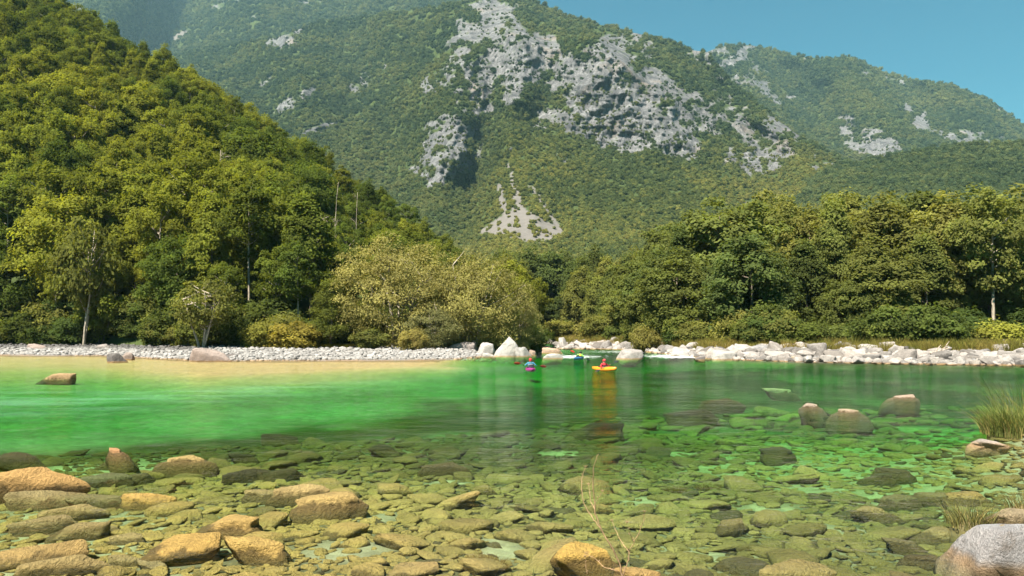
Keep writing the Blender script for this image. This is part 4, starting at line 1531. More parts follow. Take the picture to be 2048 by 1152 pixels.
OCH = (0.58, 0.37, 0.105)
DRK = (0.085, 0.068, 0.03)
PNK = (0.58, 0.35, 0.125)
PAL = (0.60, 0.56, 0.51)
BOULDER_SHAPES.append(rock_mesh('boulder_shape_9', 333, 4, M_BOULDER, 0.1, 22, 13, 0.05, True, 'wedge'))
B, S = BOULDER_SHAPES, STONE_BIG
RIVER_ROCKS = [
    # px, py, w, h, z, tint, shape, yaw, label, mark
    (40, 962, 270, 52, 0.10, PNK, 0, 0.30, 'long pinkish orange boulder sloping out of the water at the frame edge', 'the pinkish boulder'),
    (32, 920, 130, 26, -0.06, DRK, 1, 0.0, 'dark brown submerged boulder behind the long pinkish boulder', None),
    (297, 999, 112, 34, -0.02, OCH, 2, 0.15, 'ochre lozenge-shaped boulder with a dark mossy end, alone in clear water', 'the ochre lozenge'),
    (374, 1088, 140, 72, 0.03, OCH, 3, 0.0, 'large flat-topped ochre boulder, the biggest of the group of three', 'the ochre trio'),
    (506, 1094, 128, 64, 0.04, (0.57, 0.38, 0.115), 4, 0.1, 'flat-topped ochre boulder with dark front, on the right of the group of three', None),
    (455, 1046, 130, 44, 0.03, (0.56, 0.37, 0.12), 5, -0.1, 'low ochre boulder at the back of the group of three', None),
    (660, 1000, 136, 42, 0.06, (0.56, 0.39, 0.14), 6, 0.12, 'dry-topped boulder fringed with brown moss, standing above the water', 'the mossy boulder'),
    (606, 981, 108, 28, 0.0, (0.48, 0.35, 0.14), 7, 0.05, 'flat ochre slab tucked behind the moss fringed boulder', None),
    (526, 987, 76, 18, -0.02, (0.44, 0.33, 0.14), 2, 0.2, 'pointed ochre stone left of the flat ochre slab', None),
    (373, 917, 74, 22, 0.02, (0.55, 0.39, 0.15), 0, 0.25, 'pale ochre boulder just breaking the surface of the deeper green water', 'the pale boulder'),
    (228, 902, 30, 15, 0.05, (0.58, 0.31, 0.14), 4, 0.0, 'small orange stone sticking out of the dark green water', 'the orange stone'),
    (233, 919, 44, 11, -0.02, (0.42, 0.30, 0.13), 5, 0.1, 'flat brown stone just under the surface in front of the small orange stone', None),
    (1166, 1111, 132, 74, 0.05, (0.60, 0.39, 0.10), 1, 0.1, 'big rounded ochre boulder behind the dry twigs', 'the twigs'),
    (830, 1136, 98, 40, -0.04, (0.48, 0.34, 0.13), 3, 0.0, 'smooth rounded ochre boulder at the bottom edge beside the brown weed', 'the smooth boulder'),
    (1592, 1142, 155, 56, -0.06, (0.40, 0.30, 0.11), 7, -0.1, 'large olive ochre boulder cut by the bottom edge, in clear water', 'the olive boulder'),
    (1275, 1146, 90, 30, 0.0, (0.48, 0.31, 0.11), 2, 0.0, 'ochre stone at the foot of the dry twigs, cut by the bottom edge', None),
    (1463, 1046, 46, 27, -0.06, (0.26, 0.19, 0.08), 3, 0.0, 'round brown stone, ball-like among flat cobbles', 'the round stone'),
    (1552, 903, 66, 24, -0.16, DRK, 6, 0.0, 'dark brown submerged boulder alone on the pale green bed', 'the lone boulder'),
    (1190, 858, 118, 18, -0.2, (0.03, 0.03, 0.015), 5, 0.0, 'almost black submerged slab in the middle of the river', 'the black slab'),
    (890, 934, 98, 22, -0.10, (0.13, 0.10, 0.045), 0, 0.0, 'dark mossy submerged boulder with a pale worn patch', 'the worn boulder'),
    (765, 897, 62, 20, -0.2, (0.06, 0.05, 0.02), 1, 0.0, 'dark submerged boulder beyond the dark mossy boulder', None),
    (558, 876, 76, 17, -0.22, (0.05, 0.045, 0.02), 2, 0.0, 'blackish submerged boulder where the clear water turns green', 'the blackish boulder'),
    (480, 913, 48, 18, -0.15, (0.06, 0.05, 0.02), 4, 0.35, 'small blackish submerged boulder with a pointed end', None),
    (497, 950, 100, 26, -0.15, (0.07, 0.055, 0.025), 7, 0.4, 'dark weedy slanting stone between ochre boulders and green water', None),
    (560, 948, 90, 22, -0.16, (0.09, 0.075, 0.03), 6, 0.4, 'dark weedy slanting stone with a paler neighbour', None),
    (1785, 943, 66, 20, -0.14, (0.12, 0.085, 0.04), 2, -0.1, 'brown submerged boulder, upper one of a touching pair', 'the brown pair'),
    (1757, 953, 52, 14, -0.16, (0.11, 0.09, 0.045), 5, -0.2, 'dark olive submerged boulder, lower one of a touching pair', None),
    (1742, 1020, 60, 18, -0.05, (0.40, 0.29, 0.12), 1, -0.1, 'tan oval stone alone on the smooth green bed', 'the tan oval'),
    (1852, 1116, 84, 32, -0.08, (0.13, 0.09, 0.04), 0, -0.3, 'dark brown oval boulder under water beside the big grey boulder', 'the dark oval'),
    (1798, 1085, 62, 20, -0.08, (0.22, 0.17, 0.08), 4, -0.1, 'angular brown stone under water left of the big grey boulder', None),
    (1930, 991, 76, 26, -0.02, (0.44, 0.31, 0.11), 6, -0.2, 'ochre mossy boulder at the surface behind the grass tuft', 'the grass tuft'),
    (1860, 990, 64, 22, -0.1, (0.26, 0.20, 0.09), 3, -0.4, 'olive slanting stone under water left of the ochre mossy boulder', None),
    (1795, 998, 78, 20, -0.12, (0.25, 0.20, 0.09), 7, 0.0, 'wide olive stone under water above the tan oval stone', None),
    (1875, 1066, 84, 28, -0.08, (0.38, 0.29, 0.12), 5, 0.0, 'flat tan stone under water touching the big grey boulder', None),
    (1808, 793, 42, 9, 0.05, (0.58, 0.42, 0.32), 3, 0.0, 'flat pinkish rock just above the water, the outermost of three', 'the flat pinkish rock in midstream'),
    (1622, 811, 27, 11, 0.05, (0.55, 0.42, 0.32), 1, 0.0, 'small domed pinkish rock just above the water', 'the small domed pinkish rock'),
    (1697, 822, 40, 8, 0.02, (0.52, 0.38, 0.26), 2, 0.0, 'low pinkish brown rock awash between two others', None),
    (1553, 782, 56, 12, -0.03, (0.46, 0.40, 0.26), 4, 0.0, 'pale submerged rock with a soft outline, far out in the river', 'the pale submerged rock'),
    (1380, 831, 112, 18, -0.22, (0.05, 0.04, 0.018), 6, 0.0, 'large dark slab under water among the brown shadows', 'the large dark slab'),
    (1442, 805, 84, 12, -0.12, (0.13, 0.075, 0.04), 0, 0.0, 'reddish brown rock barely under water', None),
    (1645, 838, 56, 12, -0.18, (0.06, 0.05, 0.02), 1, 0.0, 'dark rock under water below the small domed pinkish rock', None),
    (110, 755, 84, 6, 0.03, (0.52, 0.34, 0.18), 5, 0.0, 'flat orange ledge awash in the green water', 'the flat orange ledge'),
    (122, 751, 32, 9, 0.12, (0.66, 0.60, 0.54), 3, 0.0, 'small white domed rock resting on the flat orange ledge', None),
    # slanting slabs in the lower corner
    (95, 998, 160, 26, -0.06, (0.33, 0.26, 0.11), 2, 0.32, 'long olive slab directly in front of the long pinkish boulder', 'the slanting slabs'),
    (185, 1002, 120, 20, -0.10, (0.28, 0.23, 0.10), 4, 0.36, 'slim olive slab on the right of the slanting slabs', None),
    (150, 1022, 136, 24, -0.06, (0.40, 0.31, 0.12), 0, 0.32, 'pale ochre slab lying slantwise in the middle of the slanting slabs', None),
    (88, 1047, 130, 26, -0.06, (0.36, 0.28, 0.12), 6, 0.32, 'ochre slab at the frame edge among the slanting slabs', None),
    (150, 1062, 130, 32, -0.05, (0.34, 0.26, 0.10), 5, 0.36, 'thick olive slab with a dark hollow beneath it', None),
    (215, 1058, 54, 20, -0.08, (0.36, 0.28, 0.12), 1, 0.3, 'short ochre stone at the end of the thick olive slab', None),
    (256, 1074, 62, 24, -0.05, (0.44, 0.33, 0.14), 7, 0.05, 'ochre oval stone with pale rim left of the biggest ochre boulder', None),
    (70, 1108, 200, 36, 0.0, (0.46, 0.31, 0.11), 3, 0.30, 'long reddish slab running up from the lower corner', 'the reddish slab'),
    (135, 1128, 190, 44, -0.04, (0.38, 0.28, 0.11), 0, 0.22, 'thick ochre slab beneath the long reddish slab', None),
    (246, 1120, 62, 34, -0.06, (0.38, 0.29, 0.12), 2, 0.15, 'stubby ochre block at the end of the thick ochre slab', None),
    (300, 1130, 70, 28, -0.08, (0.40, 0.31, 0.14), 4, 0.0, 'ochre cobble in front of the biggest ochre boulder', None),
    (210, 958, 100, 20, -0.12, (0.22, 0.20, 0.10), 7, 0.36, 'olive slab behind the ochre lozenge boulder', None),
    (270, 955, 70, 18, -0.14, (0.14, 0.11, 0.05), 6, 0.4, 'dark brown slanting slab at the edge of the green water', None),
]
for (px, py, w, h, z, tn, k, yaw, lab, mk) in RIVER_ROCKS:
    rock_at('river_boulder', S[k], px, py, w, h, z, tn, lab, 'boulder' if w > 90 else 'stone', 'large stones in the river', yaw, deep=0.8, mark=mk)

# boulders out of the water
BANK_ROCKS = [
    (80, 699, 52, 26, 0.35, (0.46, 0.36, 0.31), 0, 0.1, 'brownish pointed boulder on the gravel bar near the frame edge', 'the brownish pointed boulder'),
    (236, 716, 38, 22, 0.35, (0.20, 0.18, 0.165), 1, 0.0, 'dark grey angular boulder standing in the shallows', 'the dark grey boulder in the shallows'),
    (256, 713, 24, 18, 0.3, (0.40, 0.32, 0.27), 2, 0.0, 'pale brown boulder hidden half behind the dark grey one', None),
    (423, 711, 92, 27, 0.5, (0.46, 0.37, 0.32), 6, 0.0, 'wide domed brown boulder at the edge of the gravel bar', 'the wide domed boulder'),
    (463, 714, 30, 15, 0.2, (0.24, 0.21, 0.19), 4, 0.0, 'dark stone leaning against the wide domed boulder', None),
    (507, 687, 34, 18, 0.9, (0.38, 0.29, 0.26), 5, 0.0, 'reddish grey boulder under the shrubs behind the gravel', 'the reddish grey boulder'),
    (86, 672, 20, 14, 1.0, (0.42, 0.36, 0.32), 6, 0.0, 'grey boulder in the undergrowth at the foot of the slope', None),
    (205, 692, 26, 9, 0.8, (0.48, 0.42, 0.38), 7, 0.0, 'low brown boulder at the back of the gravel bar', None),
    (1014, 699, 80, 46, 0.7, PAL, 9, 0.15, 'tallest pale boulder at the tip of the gravel bar, sharp and wedge-shaped', 'the tall wedge boulder'),
    (1050, 705, 42, 24, 0.4, (0.50, 0.47, 0.43), 1, 0.0, 'sloping grey boulder beside the tall wedge boulder', None),
    (972, 698, 36, 28, 0.6, PAL, 2, 0.0, 'pale blocky boulder left of the tall wedge boulder', None),
    (925, 695, 60, 26, 0.7, (0.52, 0.45, 0.41), 3, 0.0, 'broad pinkish boulder in front of the lower willow', None),
    (885, 692, 28, 20, 0.8, PAL, 5, 0.0, 'small pale boulder at the end of the row below the willow', None),
    (905, 687, 26, 14, 1.0, (0.52, 0.48, 0.44), 7, 0.0, 'pale boulder behind the broad pinkish boulder', None),
    (978, 711, 30, 9, 0.15, PAL, 6, 0.0, 'flat pale stone at the foot of the blocky boulder', None),
    (1066, 706, 16, 14, 0.25, (0.46, 0.34, 0.26), 0, 0.0, 'small rusty boulder at the end of the gravel bar by the rapids', None),
    (1104, 714, 44, 13, 0.15, (0.58, 0.55, 0.5), 4, 0.0, 'low white boulder washed by the rapids, beside the green vested kayaker', 'the rapids'),
    (1261, 709, 58, 25, 0.4, (0.52, 0.47, 0.43), 2, 0.0, 'large grey boulder alone in midstream beside the white water', 'the midstream boulder'),
    (1400, 716, 22, 9, 0.2, (0.30, 0.26, 0.24), 3, 0.0, 'small dark boulder in the white water', None),
    (1518, 699, 56, 22, 0.7, (0.40, 0.38, 0.37), 4, 0.0, 'large smooth grey boulder among white ones on the far bank', 'the grey boulder'),
    (1450, 709, 58, 22, 0.45, PAL, 0, 0.0, 'big pale cracked boulder at the end of the white water', 'the cracked boulder'),
    (1362, 704, 50, 20, 0.4, PAL, 5, 0.0, 'pale boulder beyond the white water', None),
    (1598, 719, 44, 13, 0.15, (0.62, 0.50, 0.36), 6, 0.0, 'smooth white boulder with an ochre tide line, at the water edge', 'the lined boulder'),
    (1660, 720, 44, 14, 0.15, (0.64, 0.52, 0.38), 8, 0.0, 'smooth dome-shaped white boulder with ochre base, standing in the water', 'the dome boulder'),
    (1745, 716, 62, 16, 0.25, (0.58, 0.50, 0.42), 1, 0.0, 'flat pale boulder with a dark neighbour at the water edge', None),
    (1735, 699, 46, 24, 0.8, PAL, 2, 0.0, 'large pale wedge boulder high on the far bank', 'the wedge boulder'),
    (1810, 708, 52, 20, 0.45, PAL, 3, 0.0, 'broad white boulder at the edge of the little bay', None),
    (1842, 724, 28, 9, 0.1, PAL, 5, 0.0, 'flat white stone lying in the water at the edge of the bay', None),
    (1812, 721, 26, 8, 0.1, (0.56, 0.46, 0.34), 7, 0.0, 'small ochre lined stone beside the flat white stone', None),
    (1548, 684, 30, 12, 1.3, (0.40, 0.31, 0.26), 8, 0.0, 'brown mossy boulder under the dark trees', None),
    (1128, 683, 22, 18, 1.0, PAL, 1, 0.0, 'upright pale boulder at the upstream bend', 'the upright boulder'),
    (1105, 702, 44, 10, 0.25, (0.60, 0.42, 0.30), 0, 0.0, 'flat rusty stained boulder at the head of the rapids', None),
    (2030, 684, 44, 20, 1.1, PAL, 6, 0.0, 'large pale boulder beyond the bright bush', None),
]
for (px, py, w, h, z, tn, k, yaw, lab, mk) in BANK_ROCKS:
    rock_at('bank_boulder', B[k], px, py, w, h, z, tn, lab, 'boulder', 'boulders along the banks', yaw, deep=0.75, mark=mk, minh=0.35)

# the big grey boulder close by, the tan one behind it and the pale one by the reeds
M_GREY = rock_mat('grey_boulder', False, 0.04, 1.6, True)
big = rock_mesh('grey_boulder_shape', 911, 5, M_GREY, 0.9, 14, 10, 0.05, True, 'table')
o = link('grey_boulder', big, loc=(5.80, 8.55, 0.12), rot=(R(-4), R(3), R(8)), scl=(0.98, 0.50, 0.62), tint=(0.36, 0.335, 0.325))
tag(o, 'big grey flat-topped boulder with white and yellow patches on the near bank', 'boulder')
SPOTS.append((5.7, 8.5, 0.8))
ROCK_MARKS.append((1980, 1095, 'the grey boulder'))
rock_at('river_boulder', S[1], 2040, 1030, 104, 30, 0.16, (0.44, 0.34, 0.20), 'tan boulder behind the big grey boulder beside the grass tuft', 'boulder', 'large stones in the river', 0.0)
rock_at('river_boulder', B[6], 1973, 886, 62, 24, 0.05, (0.56, 0.47, 0.40), 'pale layered rock at the foot of the tall reeds', 'boulder', 'large stones in the river', 0.0, mark='the reeds')

# ---------------------------------------------------------------- cobbles of the river bed
cr_ = np.random.default_rng(55)
cell = {}


def free(x, y, r, k=0.86):
    cx, cyy = int(x // 0.8), int(y // 0.8)
    for ix in range(-2, 3):
        for iy in range(-2, 3):
            for (a, b, c) in cell.get((cx + ix, cyy + iy), ()):
                if (a - x) ** 2 + (b - y) ** 2 < (k * (r + c)) ** 2:
                    return False
    return True


def take(x, y, r):
    cell.setdefault((int(x // 0.8), int(y // 0.8)), []).append((x, y, r))


for s_ in SPOTS:
    if s_[1] < 45:
        take(*s_)
cob = []
for big_pass, (n_try, lo, hi) in enumerate([(420, 0.20, 0.36), (4200, 0.10, 0.18), (70000, 0.04, 0.10)]):
    a0, y0 = cr_.uniform(-0.95, 0.85, n_try), 7.2 * (34 / 7.2) ** (cr_.random(n_try) ** (0.75 if big_pass < 2 else 1.15))
    x0 = a0 * y0
    sz = cr_.uniform(lo, hi, n_try)
    sandy = fbm(x0 * 0.10, y0 * 0.06, s=23, o=4) + 0.25 * (fbm(x0 * 1.6, y0 * 1.6, s=22, o=4) - 0.5)
    gz = ground_z(x0, y0)
    pxc = CX + F * x0 / y0
    for i in range(n_try):
        x, y, r = x0[i], y0[i], sz[i] * (0.75 + 0.028 * y0[i])
        if y > 24 and big_pass == 2:
            continue
        lim = np.interp(pxc[i], [0, 300, 700, 1000, 1300, 2048], [17, 18.5, 21, 24, 30, 32])
        if y > lim + 3 * (sandy[i] - 0.5):
            continue
        if any(((x - q[0]) / q[2]) ** 2 + ((y - q[1]) / q[3]) ** 2 < 0.8 for q in SAND) and cr_.random() < 0.92:
            continue
        if sandy[i] > 0.60 and cr_.random() < 0.75:
            continue
        if near_bank(x, y) > 0.6:
            continue
        if free(x, y, r, 0.74):
            take(x, y, r * 0.95)
            cob.append((x, y, r, gz[i]))
cob = np.array(cob)
shown = cob[:, 2] / cob[:, 1]
pxc, pyc = proj(np.stack([cob[:, 0], cob[:, 1], cob[:, 3]], -1))
inside = (pxc > -20) & (pxc < 2068) & (pyc < 1165)
order = np.argsort(-(shown * inside))
cP, cR, cS, cI, cT = [], [], [], [], []
for q, i in enumerate(order):
    x, y, r, z = cob[i]
    tval = np.clip((fbm(np.array([x * 0.25]), np.array([y * 0.25]), s=57, o=3)[0] - 0.5) * 2 + 0.5 + cr_.normal() * 0.22, 0, 1)
    leftness = float(sstep(1150, 500, pxc[i]))
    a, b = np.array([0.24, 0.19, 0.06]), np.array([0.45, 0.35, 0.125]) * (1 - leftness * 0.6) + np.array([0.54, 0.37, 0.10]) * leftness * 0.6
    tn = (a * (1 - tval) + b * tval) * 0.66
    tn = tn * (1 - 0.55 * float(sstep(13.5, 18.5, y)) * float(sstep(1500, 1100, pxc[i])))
    if cr_.random() < 0.07:
        tn = np.array(DRK) * cr_.uniform(0.7, 1.2)
    el = cr_.uniform(1.0, 1.75)
    yaw = (0.30 * leftness + cr_.normal() * 0.45) if el > 1.25 else cr_.random() * 6.28
    if pxc[i] > 1350:
        yaw = -0.28 + cr_.normal() * 0.35 if el > 1.2 else yaw
    fl = cr_.uniform(0.26, 0.5)
    sc = (r * math.sqrt(el) * 1.05, r / math.sqrt(el) * 1.05, r * fl)
    tl = (cr_.normal() * 0.13, cr_.normal() * 0.13)
    zc = z + r * fl * cr_.uniform(0.1, 0.55)
    zc = min(zc, -0.03 - r * fl + 0.02) if y < 16 else zc
    if q < 235 and inside[i]:
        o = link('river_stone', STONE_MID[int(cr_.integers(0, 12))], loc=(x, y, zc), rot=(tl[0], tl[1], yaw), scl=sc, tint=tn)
        l = tn.sum() / 3
        hue = 'dark brown' if l < 0.085 else 'olive' if l < 0.132 else 'tan' if tn[2] > 0.076 else 'ochre'
        shp = 'long' if el > 1.5 else 'oval' if el > 1.2 else 'rounded'
        thick = 'flat ' if fl < 0.34 else ''
        tag(o, None, 'stone', 'cobbles on the river bed')
        later(o, f'{thick}{shp} {hue} submerged stone', pxc[i], pyc[i], 'cobble')
    else:
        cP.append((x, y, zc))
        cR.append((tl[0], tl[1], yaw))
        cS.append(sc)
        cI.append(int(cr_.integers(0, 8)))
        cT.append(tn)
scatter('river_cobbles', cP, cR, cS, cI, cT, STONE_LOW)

# ---------------------------------------------------------------- boulder banks on the far side
bb_ = np.random.default_rng(66)
cell.clear()
for s_ in SPOTS:
    if s_[1] > 45:
        take(*s_)
bank = []
for lo, hi, n_try in ((0.55, 0.90, 420), (0.32, 0.55, 3400), (0.17, 0.32, 11000)):
    for _ in range(n_try):
        px = bb_.uniform(1085, 2330)
        d = bb_.uniform(-1.6, 17.5) if px > 1300 else bb_.uniform(-1.0, 14)
        if lo > 0.5 and d < 0.5:
            continue
        Y0 = float(np.interp(px, SHORE_PX, SHORE_Y)) + d
        x = (px - CX) / F * Y0
        r = bb_.uniform(lo, hi) * (0.9 + 0.2 * bb_.random())
        if 1690 < px < 1980 and 1.5 < d < 4.5 and r > 0.3 and bb_.random() < 0.6:
            continue
        if 10 < d and bb_.random() < 0.45:
            continue
        if free(x, Y0, r, 0.72):
            take(x, Y0, r)
            bank.append((x, Y0, r))
bank = np.array(bank)
bz = ground_z(bank[:, 0], bank[:, 1])
bpx, bpyy = proj(np.stack([bank[:, 0], bank[:, 1], bz + 0.3], -1))
binside = (bpx > -20) & (bpx < 2075)
order = np.argsort(-(bank[:, 2] / bank[:, 1]) * binside)
gP, gR, gS, gI, gT = [], [], [], [], []
for q, i in enumerate(order):
    x, y, r = bank[i]
    l = bb_.uniform(0.19, 0.38) * (0.58 if bb_.random() < 0.13 else 1.0)
    warm = bb_.uniform(0.0, 0.09)
    tn = np.array([l * 1.02, l * (0.94 - warm * 0.5), l * (0.87 - warm)])
    el = bb_.uniform(1.0, 1.5)
    yaw = bb_.random() * 6.28
    hh = bb_.uniform(0.5, 0.85)
    sc = (r * el, r / el ** 0.4, r * hh)
    tl = (bb_.normal() * 0.25, bb_.normal() * 0.25)
    zc = bz[i] + r * hh * bb_.uniform(0.25, 0.6)
    if q < 215 and binside[i]:
        o = link('bank_boulder', B[int(bb_.integers(0, 9))], loc=(x, y, zc), rot=(tl[0], tl[1], yaw), scl=sc, tint=tn)
        hue = 'dark grey' if l < 0.185 else 'pinkish' if warm > 0.07 else 'grey' if l < 0.27 else 'white' if l > 0.35 else 'pale'
        shp = 'long' if el > 1.32 else 'blocky' if hh > 0.7 else 'rounded'
        wh = 'at the water edge' if y - np.interp(bpx[i], SHORE_PX, SHORE_Y) < 3 else 'high on the bank' if y - np.interp(bpx[i], SHORE_PX, SHORE_Y) > 9 else 'in mid bank'
        tag(o, None, 'boulder', 'boulders along the far bank')
        later(o, f'{shp} {hue} boulder {wh}', bpx[i], bpyy[i], 'bankrock')
    else:
        gP.append((x, y, zc))
        gR.append((tl[0], tl[1], yaw))
        gS.append(sc)
        gI.append(int(bb_.integers(0, 6)))
        gT.append(tn)

# gravel of the bar and small stones of the bank: nobody could count it
n_g = 15000
px = bb_.uniform(-220, 1075, n_g)
d = bb_.uniform(-0.6, 25, n_g) ** 1.0
Y0 = np.interp(px, SHORE_PX, SHORE_Y) + d
x = (px - CX) / F * Y0
z = ground_z(x, Y0)
d2 = shore_d(x, Y0)
r = 0.045 + 0.20 * bb_.random(n_g) ** 4
okk = d2 > -0.8
for i in np.nonzero(okk)[0]:
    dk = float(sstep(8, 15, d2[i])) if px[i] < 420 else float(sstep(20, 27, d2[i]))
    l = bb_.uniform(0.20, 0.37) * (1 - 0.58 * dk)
    gP.append((x[i], Y0[i], z[i] + r[i] * 0.25))
    gR.append((bb_.normal() * 0.3, bb_.normal() * 0.3, bb_.random() * 6.28))
    gS.append((r[i] * 1.25, r[i], r[i] * 0.65))
    gI.append(int(bb_.integers(0, 6)))
    gT.append((l, l * 0.95, l * 0.89))
n_g = 6000
px = bb_.uniform(1080, 2300, n_g)
d = bb_.uniform(-0.8, 18, n_g)
Y0 = np.interp(px, SHORE_PX, SHORE_Y) + d
x = (px - CX) / F * Y0
z = ground_z(x, Y0)
r = 0.09 + 0.18 * bb_.random(n_g) ** 1.5
for i in range(n_g):
    l = bb_.uniform(0.14, 0.30)
    gP.append((x[i], Y0[i], z[i] + r[i] * 0.4))
    gR.append((bb_.normal() * 0.3, bb_.normal() * 0.3, bb_.random() * 6.28))
    gS.append((r[i] * 1.25, r[i], r[i] * 0.7))
    gI.append(int(bb_.integers(0, 6)))
    gT.append((l, l * 0.955, l * 0.90))
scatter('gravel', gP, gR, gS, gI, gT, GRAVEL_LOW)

# ---------------------------------------------------------------- grasses
def blades(name, seed, n, H, spread, width, lean=0.5, mat=M_BLADE, segs=4, tip=0.15, hvar=0.5):
    r_ = np.random.default_rng(seed)
    a = r_.random(n) * 6.28
    rad = spread * np.sqrt(r_.random(n))
    ba = np.stack([rad * np.cos(a), rad * np.sin(a), np.full(n, -0.05)], -1)
    h = H * r_.uniform(1 - hvar, 1.0, n)
    la = a + r_.normal(size=n) * 0.8
    ln = lean * h * r_.uniform(0.2, 1.0, n)
    ya = r_.random(n) * 6.28
    wv = np.stack([np.cos(ya), np.sin(ya), 0 * ya], -1)
    t_ = np.linspace(0, 1, segs + 1)
    V_ = []
    for k, tk in enumerate(t_):
        c = ba + np.stack([np.cos(la) * ln * tk ** 2, np.sin(la) * ln * tk ** 2, h * tk * (1 - 0.12 * tk)], -1)
        w_ = width * (1 - (1 - tip) * tk ** 1.5)
        V_.append(c - wv * w_ * 0.5)
        V_.append(c + wv * w_ * 0.5)
    V_ = np.stack(V_, 1).reshape(-1, 3)
    m_ = 2 * (segs + 1)
    f = np.concatenate([np.stack([np.arange(n) * m_ + 2 * k, np.arange(n) * m_ + 2 * k + 1, np.arange(n) * m_ + 2 * k + 3, np.arange(n) * m_ + 2 * k + 2], -1) for k in range(segs)])
    me = mesh_from(name, V_, f, [mat])
    attr(me, 'lv', np.tile(r_.random(n), segs), 'FACE')
    return me


TUFT = [blades(f'dry_tuft_{k}', 500 + k, 130, 1.0, 0.42, 0.035, 0.6, segs=3) for k in range(3)]
P, rot, scl, idx, tn = [], [], [], [], []
for _ in range(3400):
    px = bb_.uniform(1085, 2330)
    dens = np.interp(px, [1085, 1140, 1420, 1500, 1650, 2048], [1, 1, 0.85, 0.3, 0.3, 0.55])
    if bb_.random() > dens:
        continue
    Ysh = np.interp(px, SHORE_PX, SHORE_Y)
    Yf = np.interp(px, FRONTX, FRONTY)
    Y = Ysh + bb_.uniform(9.5 if px > 1420 else 7.0, max(14, Yf - Ysh + 4))
    x = (px - CX) / F * Y
    s = bb_.uniform(0.7, 1.7)
    P.append((x, Y, float(ground_z(np.array([x]), np.array([Y]))[0])))
    rot.append((0, 0, bb_.random() * 6.28))
    scl.append((s, s, s * bb_.uniform(0.8, 1.3)))
    idx.append(int(bb_.integers(0, 3)))
    dry = bb_.random()
    if px > 1600:
        dry *= 0.6
    tn.append(np.array([0.13, 0.135, 0.03]) * (1 - dry) + np.array([0.30, 0.215, 0.075]) * dry)
scatter('dry_grass', P, rot, scl, idx, tn, TUFT)
P, rot, scl, idx, tn = [], [], [], [], []
for _ in range(500):
    px = bb_.uniform(500, 700)
    Y = np.interp(px, pa, foot_w[:, 1]) + bb_.uniform(-5, 0)
    x = (px - CX) / F * Y
    s = bb_.uniform(0.25, 0.6)
    P.append((x, Y, float(ground_z(np.array([x]), np.array([Y]))[0])))
    rot.append((0, 0, bb_.random() * 6.28))
    scl.append((s * 1.6, s * 1.6, s))
    idx.append(int(bb_.integers(0, 3)))
    tn.append(np.array([0.22, 0.19, 0.035]) * bb_.uniform(0.7, 1.2))
scatter('short_grass', P, rot, scl, idx, tn, TUFT)


def clump(name, label, cat, px, py, z, H, spread, n, width, tint, seed, lean=0.5, dry=None):
    x, Y = on_plane(px, py, z)
    root = link(name, None, loc=(x, Y, z))
    link('leaves', blades(name + '_leaves', seed, n, H, spread, width, lean, segs=5, hvar=0.7), root, tint=tint)
    if dry is not None:
        link('dry_leaves', blades(name + '_dry', seed + 1, n // 4, H * 0.8, spread * 1.05, width, lean * 1.3, segs=5), root, tint=dry)
    mb = MB()
    r_ = np.random.default_rng(seed + 9)
    mb.loft([[(math.cos(a) * rr_ * spread * 1.15 * (1 + 0.1 * math.sin(3 * a + seed)), math.sin(a) * rr_ * spread * 1.15, zz) for a in np.linspace(0, 6.28, 16, endpoint=False)] for rr_, zz in ((0.8, -0.5), (0.75, -0.10), (0.55, -0.03), (0.2, 0.0))])
    rootm = link('root_mat', mb.mesh(name + '_root', [M_ROOT]), root)
    tag(root, label, cat)
    return root


M_ROOT = plain('root_mat', (0.13, 0.10, 0.045), 0.95, 0.1, 0.8, 18)
REED, DRY = (0.13, 0.15, 0.045), (0.28, 0.22, 0.09)
clump('reed_clump', 'dense clump of tall green reeds standing in water behind the pale rock', 'reeds', 2036, 866, 0.02, 0.90, 0.80, 1400, 0.018, REED, 601, 0.75, DRY)
clump('reed_clump', 'sparser, taller reeds at the frame edge behind the dense reed clump', 'reeds', 2062, 845, 0.02, 1.65, 0.9, 240, 0.014, (0.11, 0.125, 0.04), 611, 0.6, DRY)
clump('grass_tuft', 'spiky green grass tuft in the water in front of the tan boulder', 'grass tuft', 1944, 1046, 0.0, 0.40, 0.30, 230, 0.013, (0.13, 0.125, 0.05), 621, 0.9, DRY)
clump('grass_tuft', 'small sparse grass tuft at the frame edge above the tan boulder', 'grass tuft', 2046, 1012, 0.05, 0.32, 0.22, 110, 0.012, (0.14, 0.125, 0.05), 631, 0.9, DRY)
o = clump('young_plant', 'young plant with a few narrow upright leaves at the bottom edge', 'plant', 1062, 1160, 0.02, 0.20, 0.03, 9, 0.022, (0.10, 0.12, 0.05), 641, 0.6)
for px, py, s, lab in ((968, 1132, 0.26, 'bushy brown water weed on the bed by the smooth ochre boulder'), (918, 1085, 0.13, 'small dark brown weed growing on a submerged stone'), (1415, 943, 0.22, 'reddish brown weed on a submerged stone far from the bank'), (1352, 950, 0.2, 'dark brown weed on a submerged stone left of the reddish weed')):
    x, Y = on_plane(px, py, -0.12)
    root = link('water_weed', blades('water_weed', int(px), 420, s * 0.6, s, 0.010, 1.6, segs=4), loc=(x, Y, float(ground_z(np.array([x]), np.array([Y]))[0]) + 0.05), tint=(0.13, 0.085, 0.03))
    tag(root, lab, 'water weed')

# ---------------------------------------------------------------- dry twigs close to the camera
tw = link('dry_twig', None, loc=tuple(at(1245, 1160, 7.0)))
t0 = np.array(tw.location)


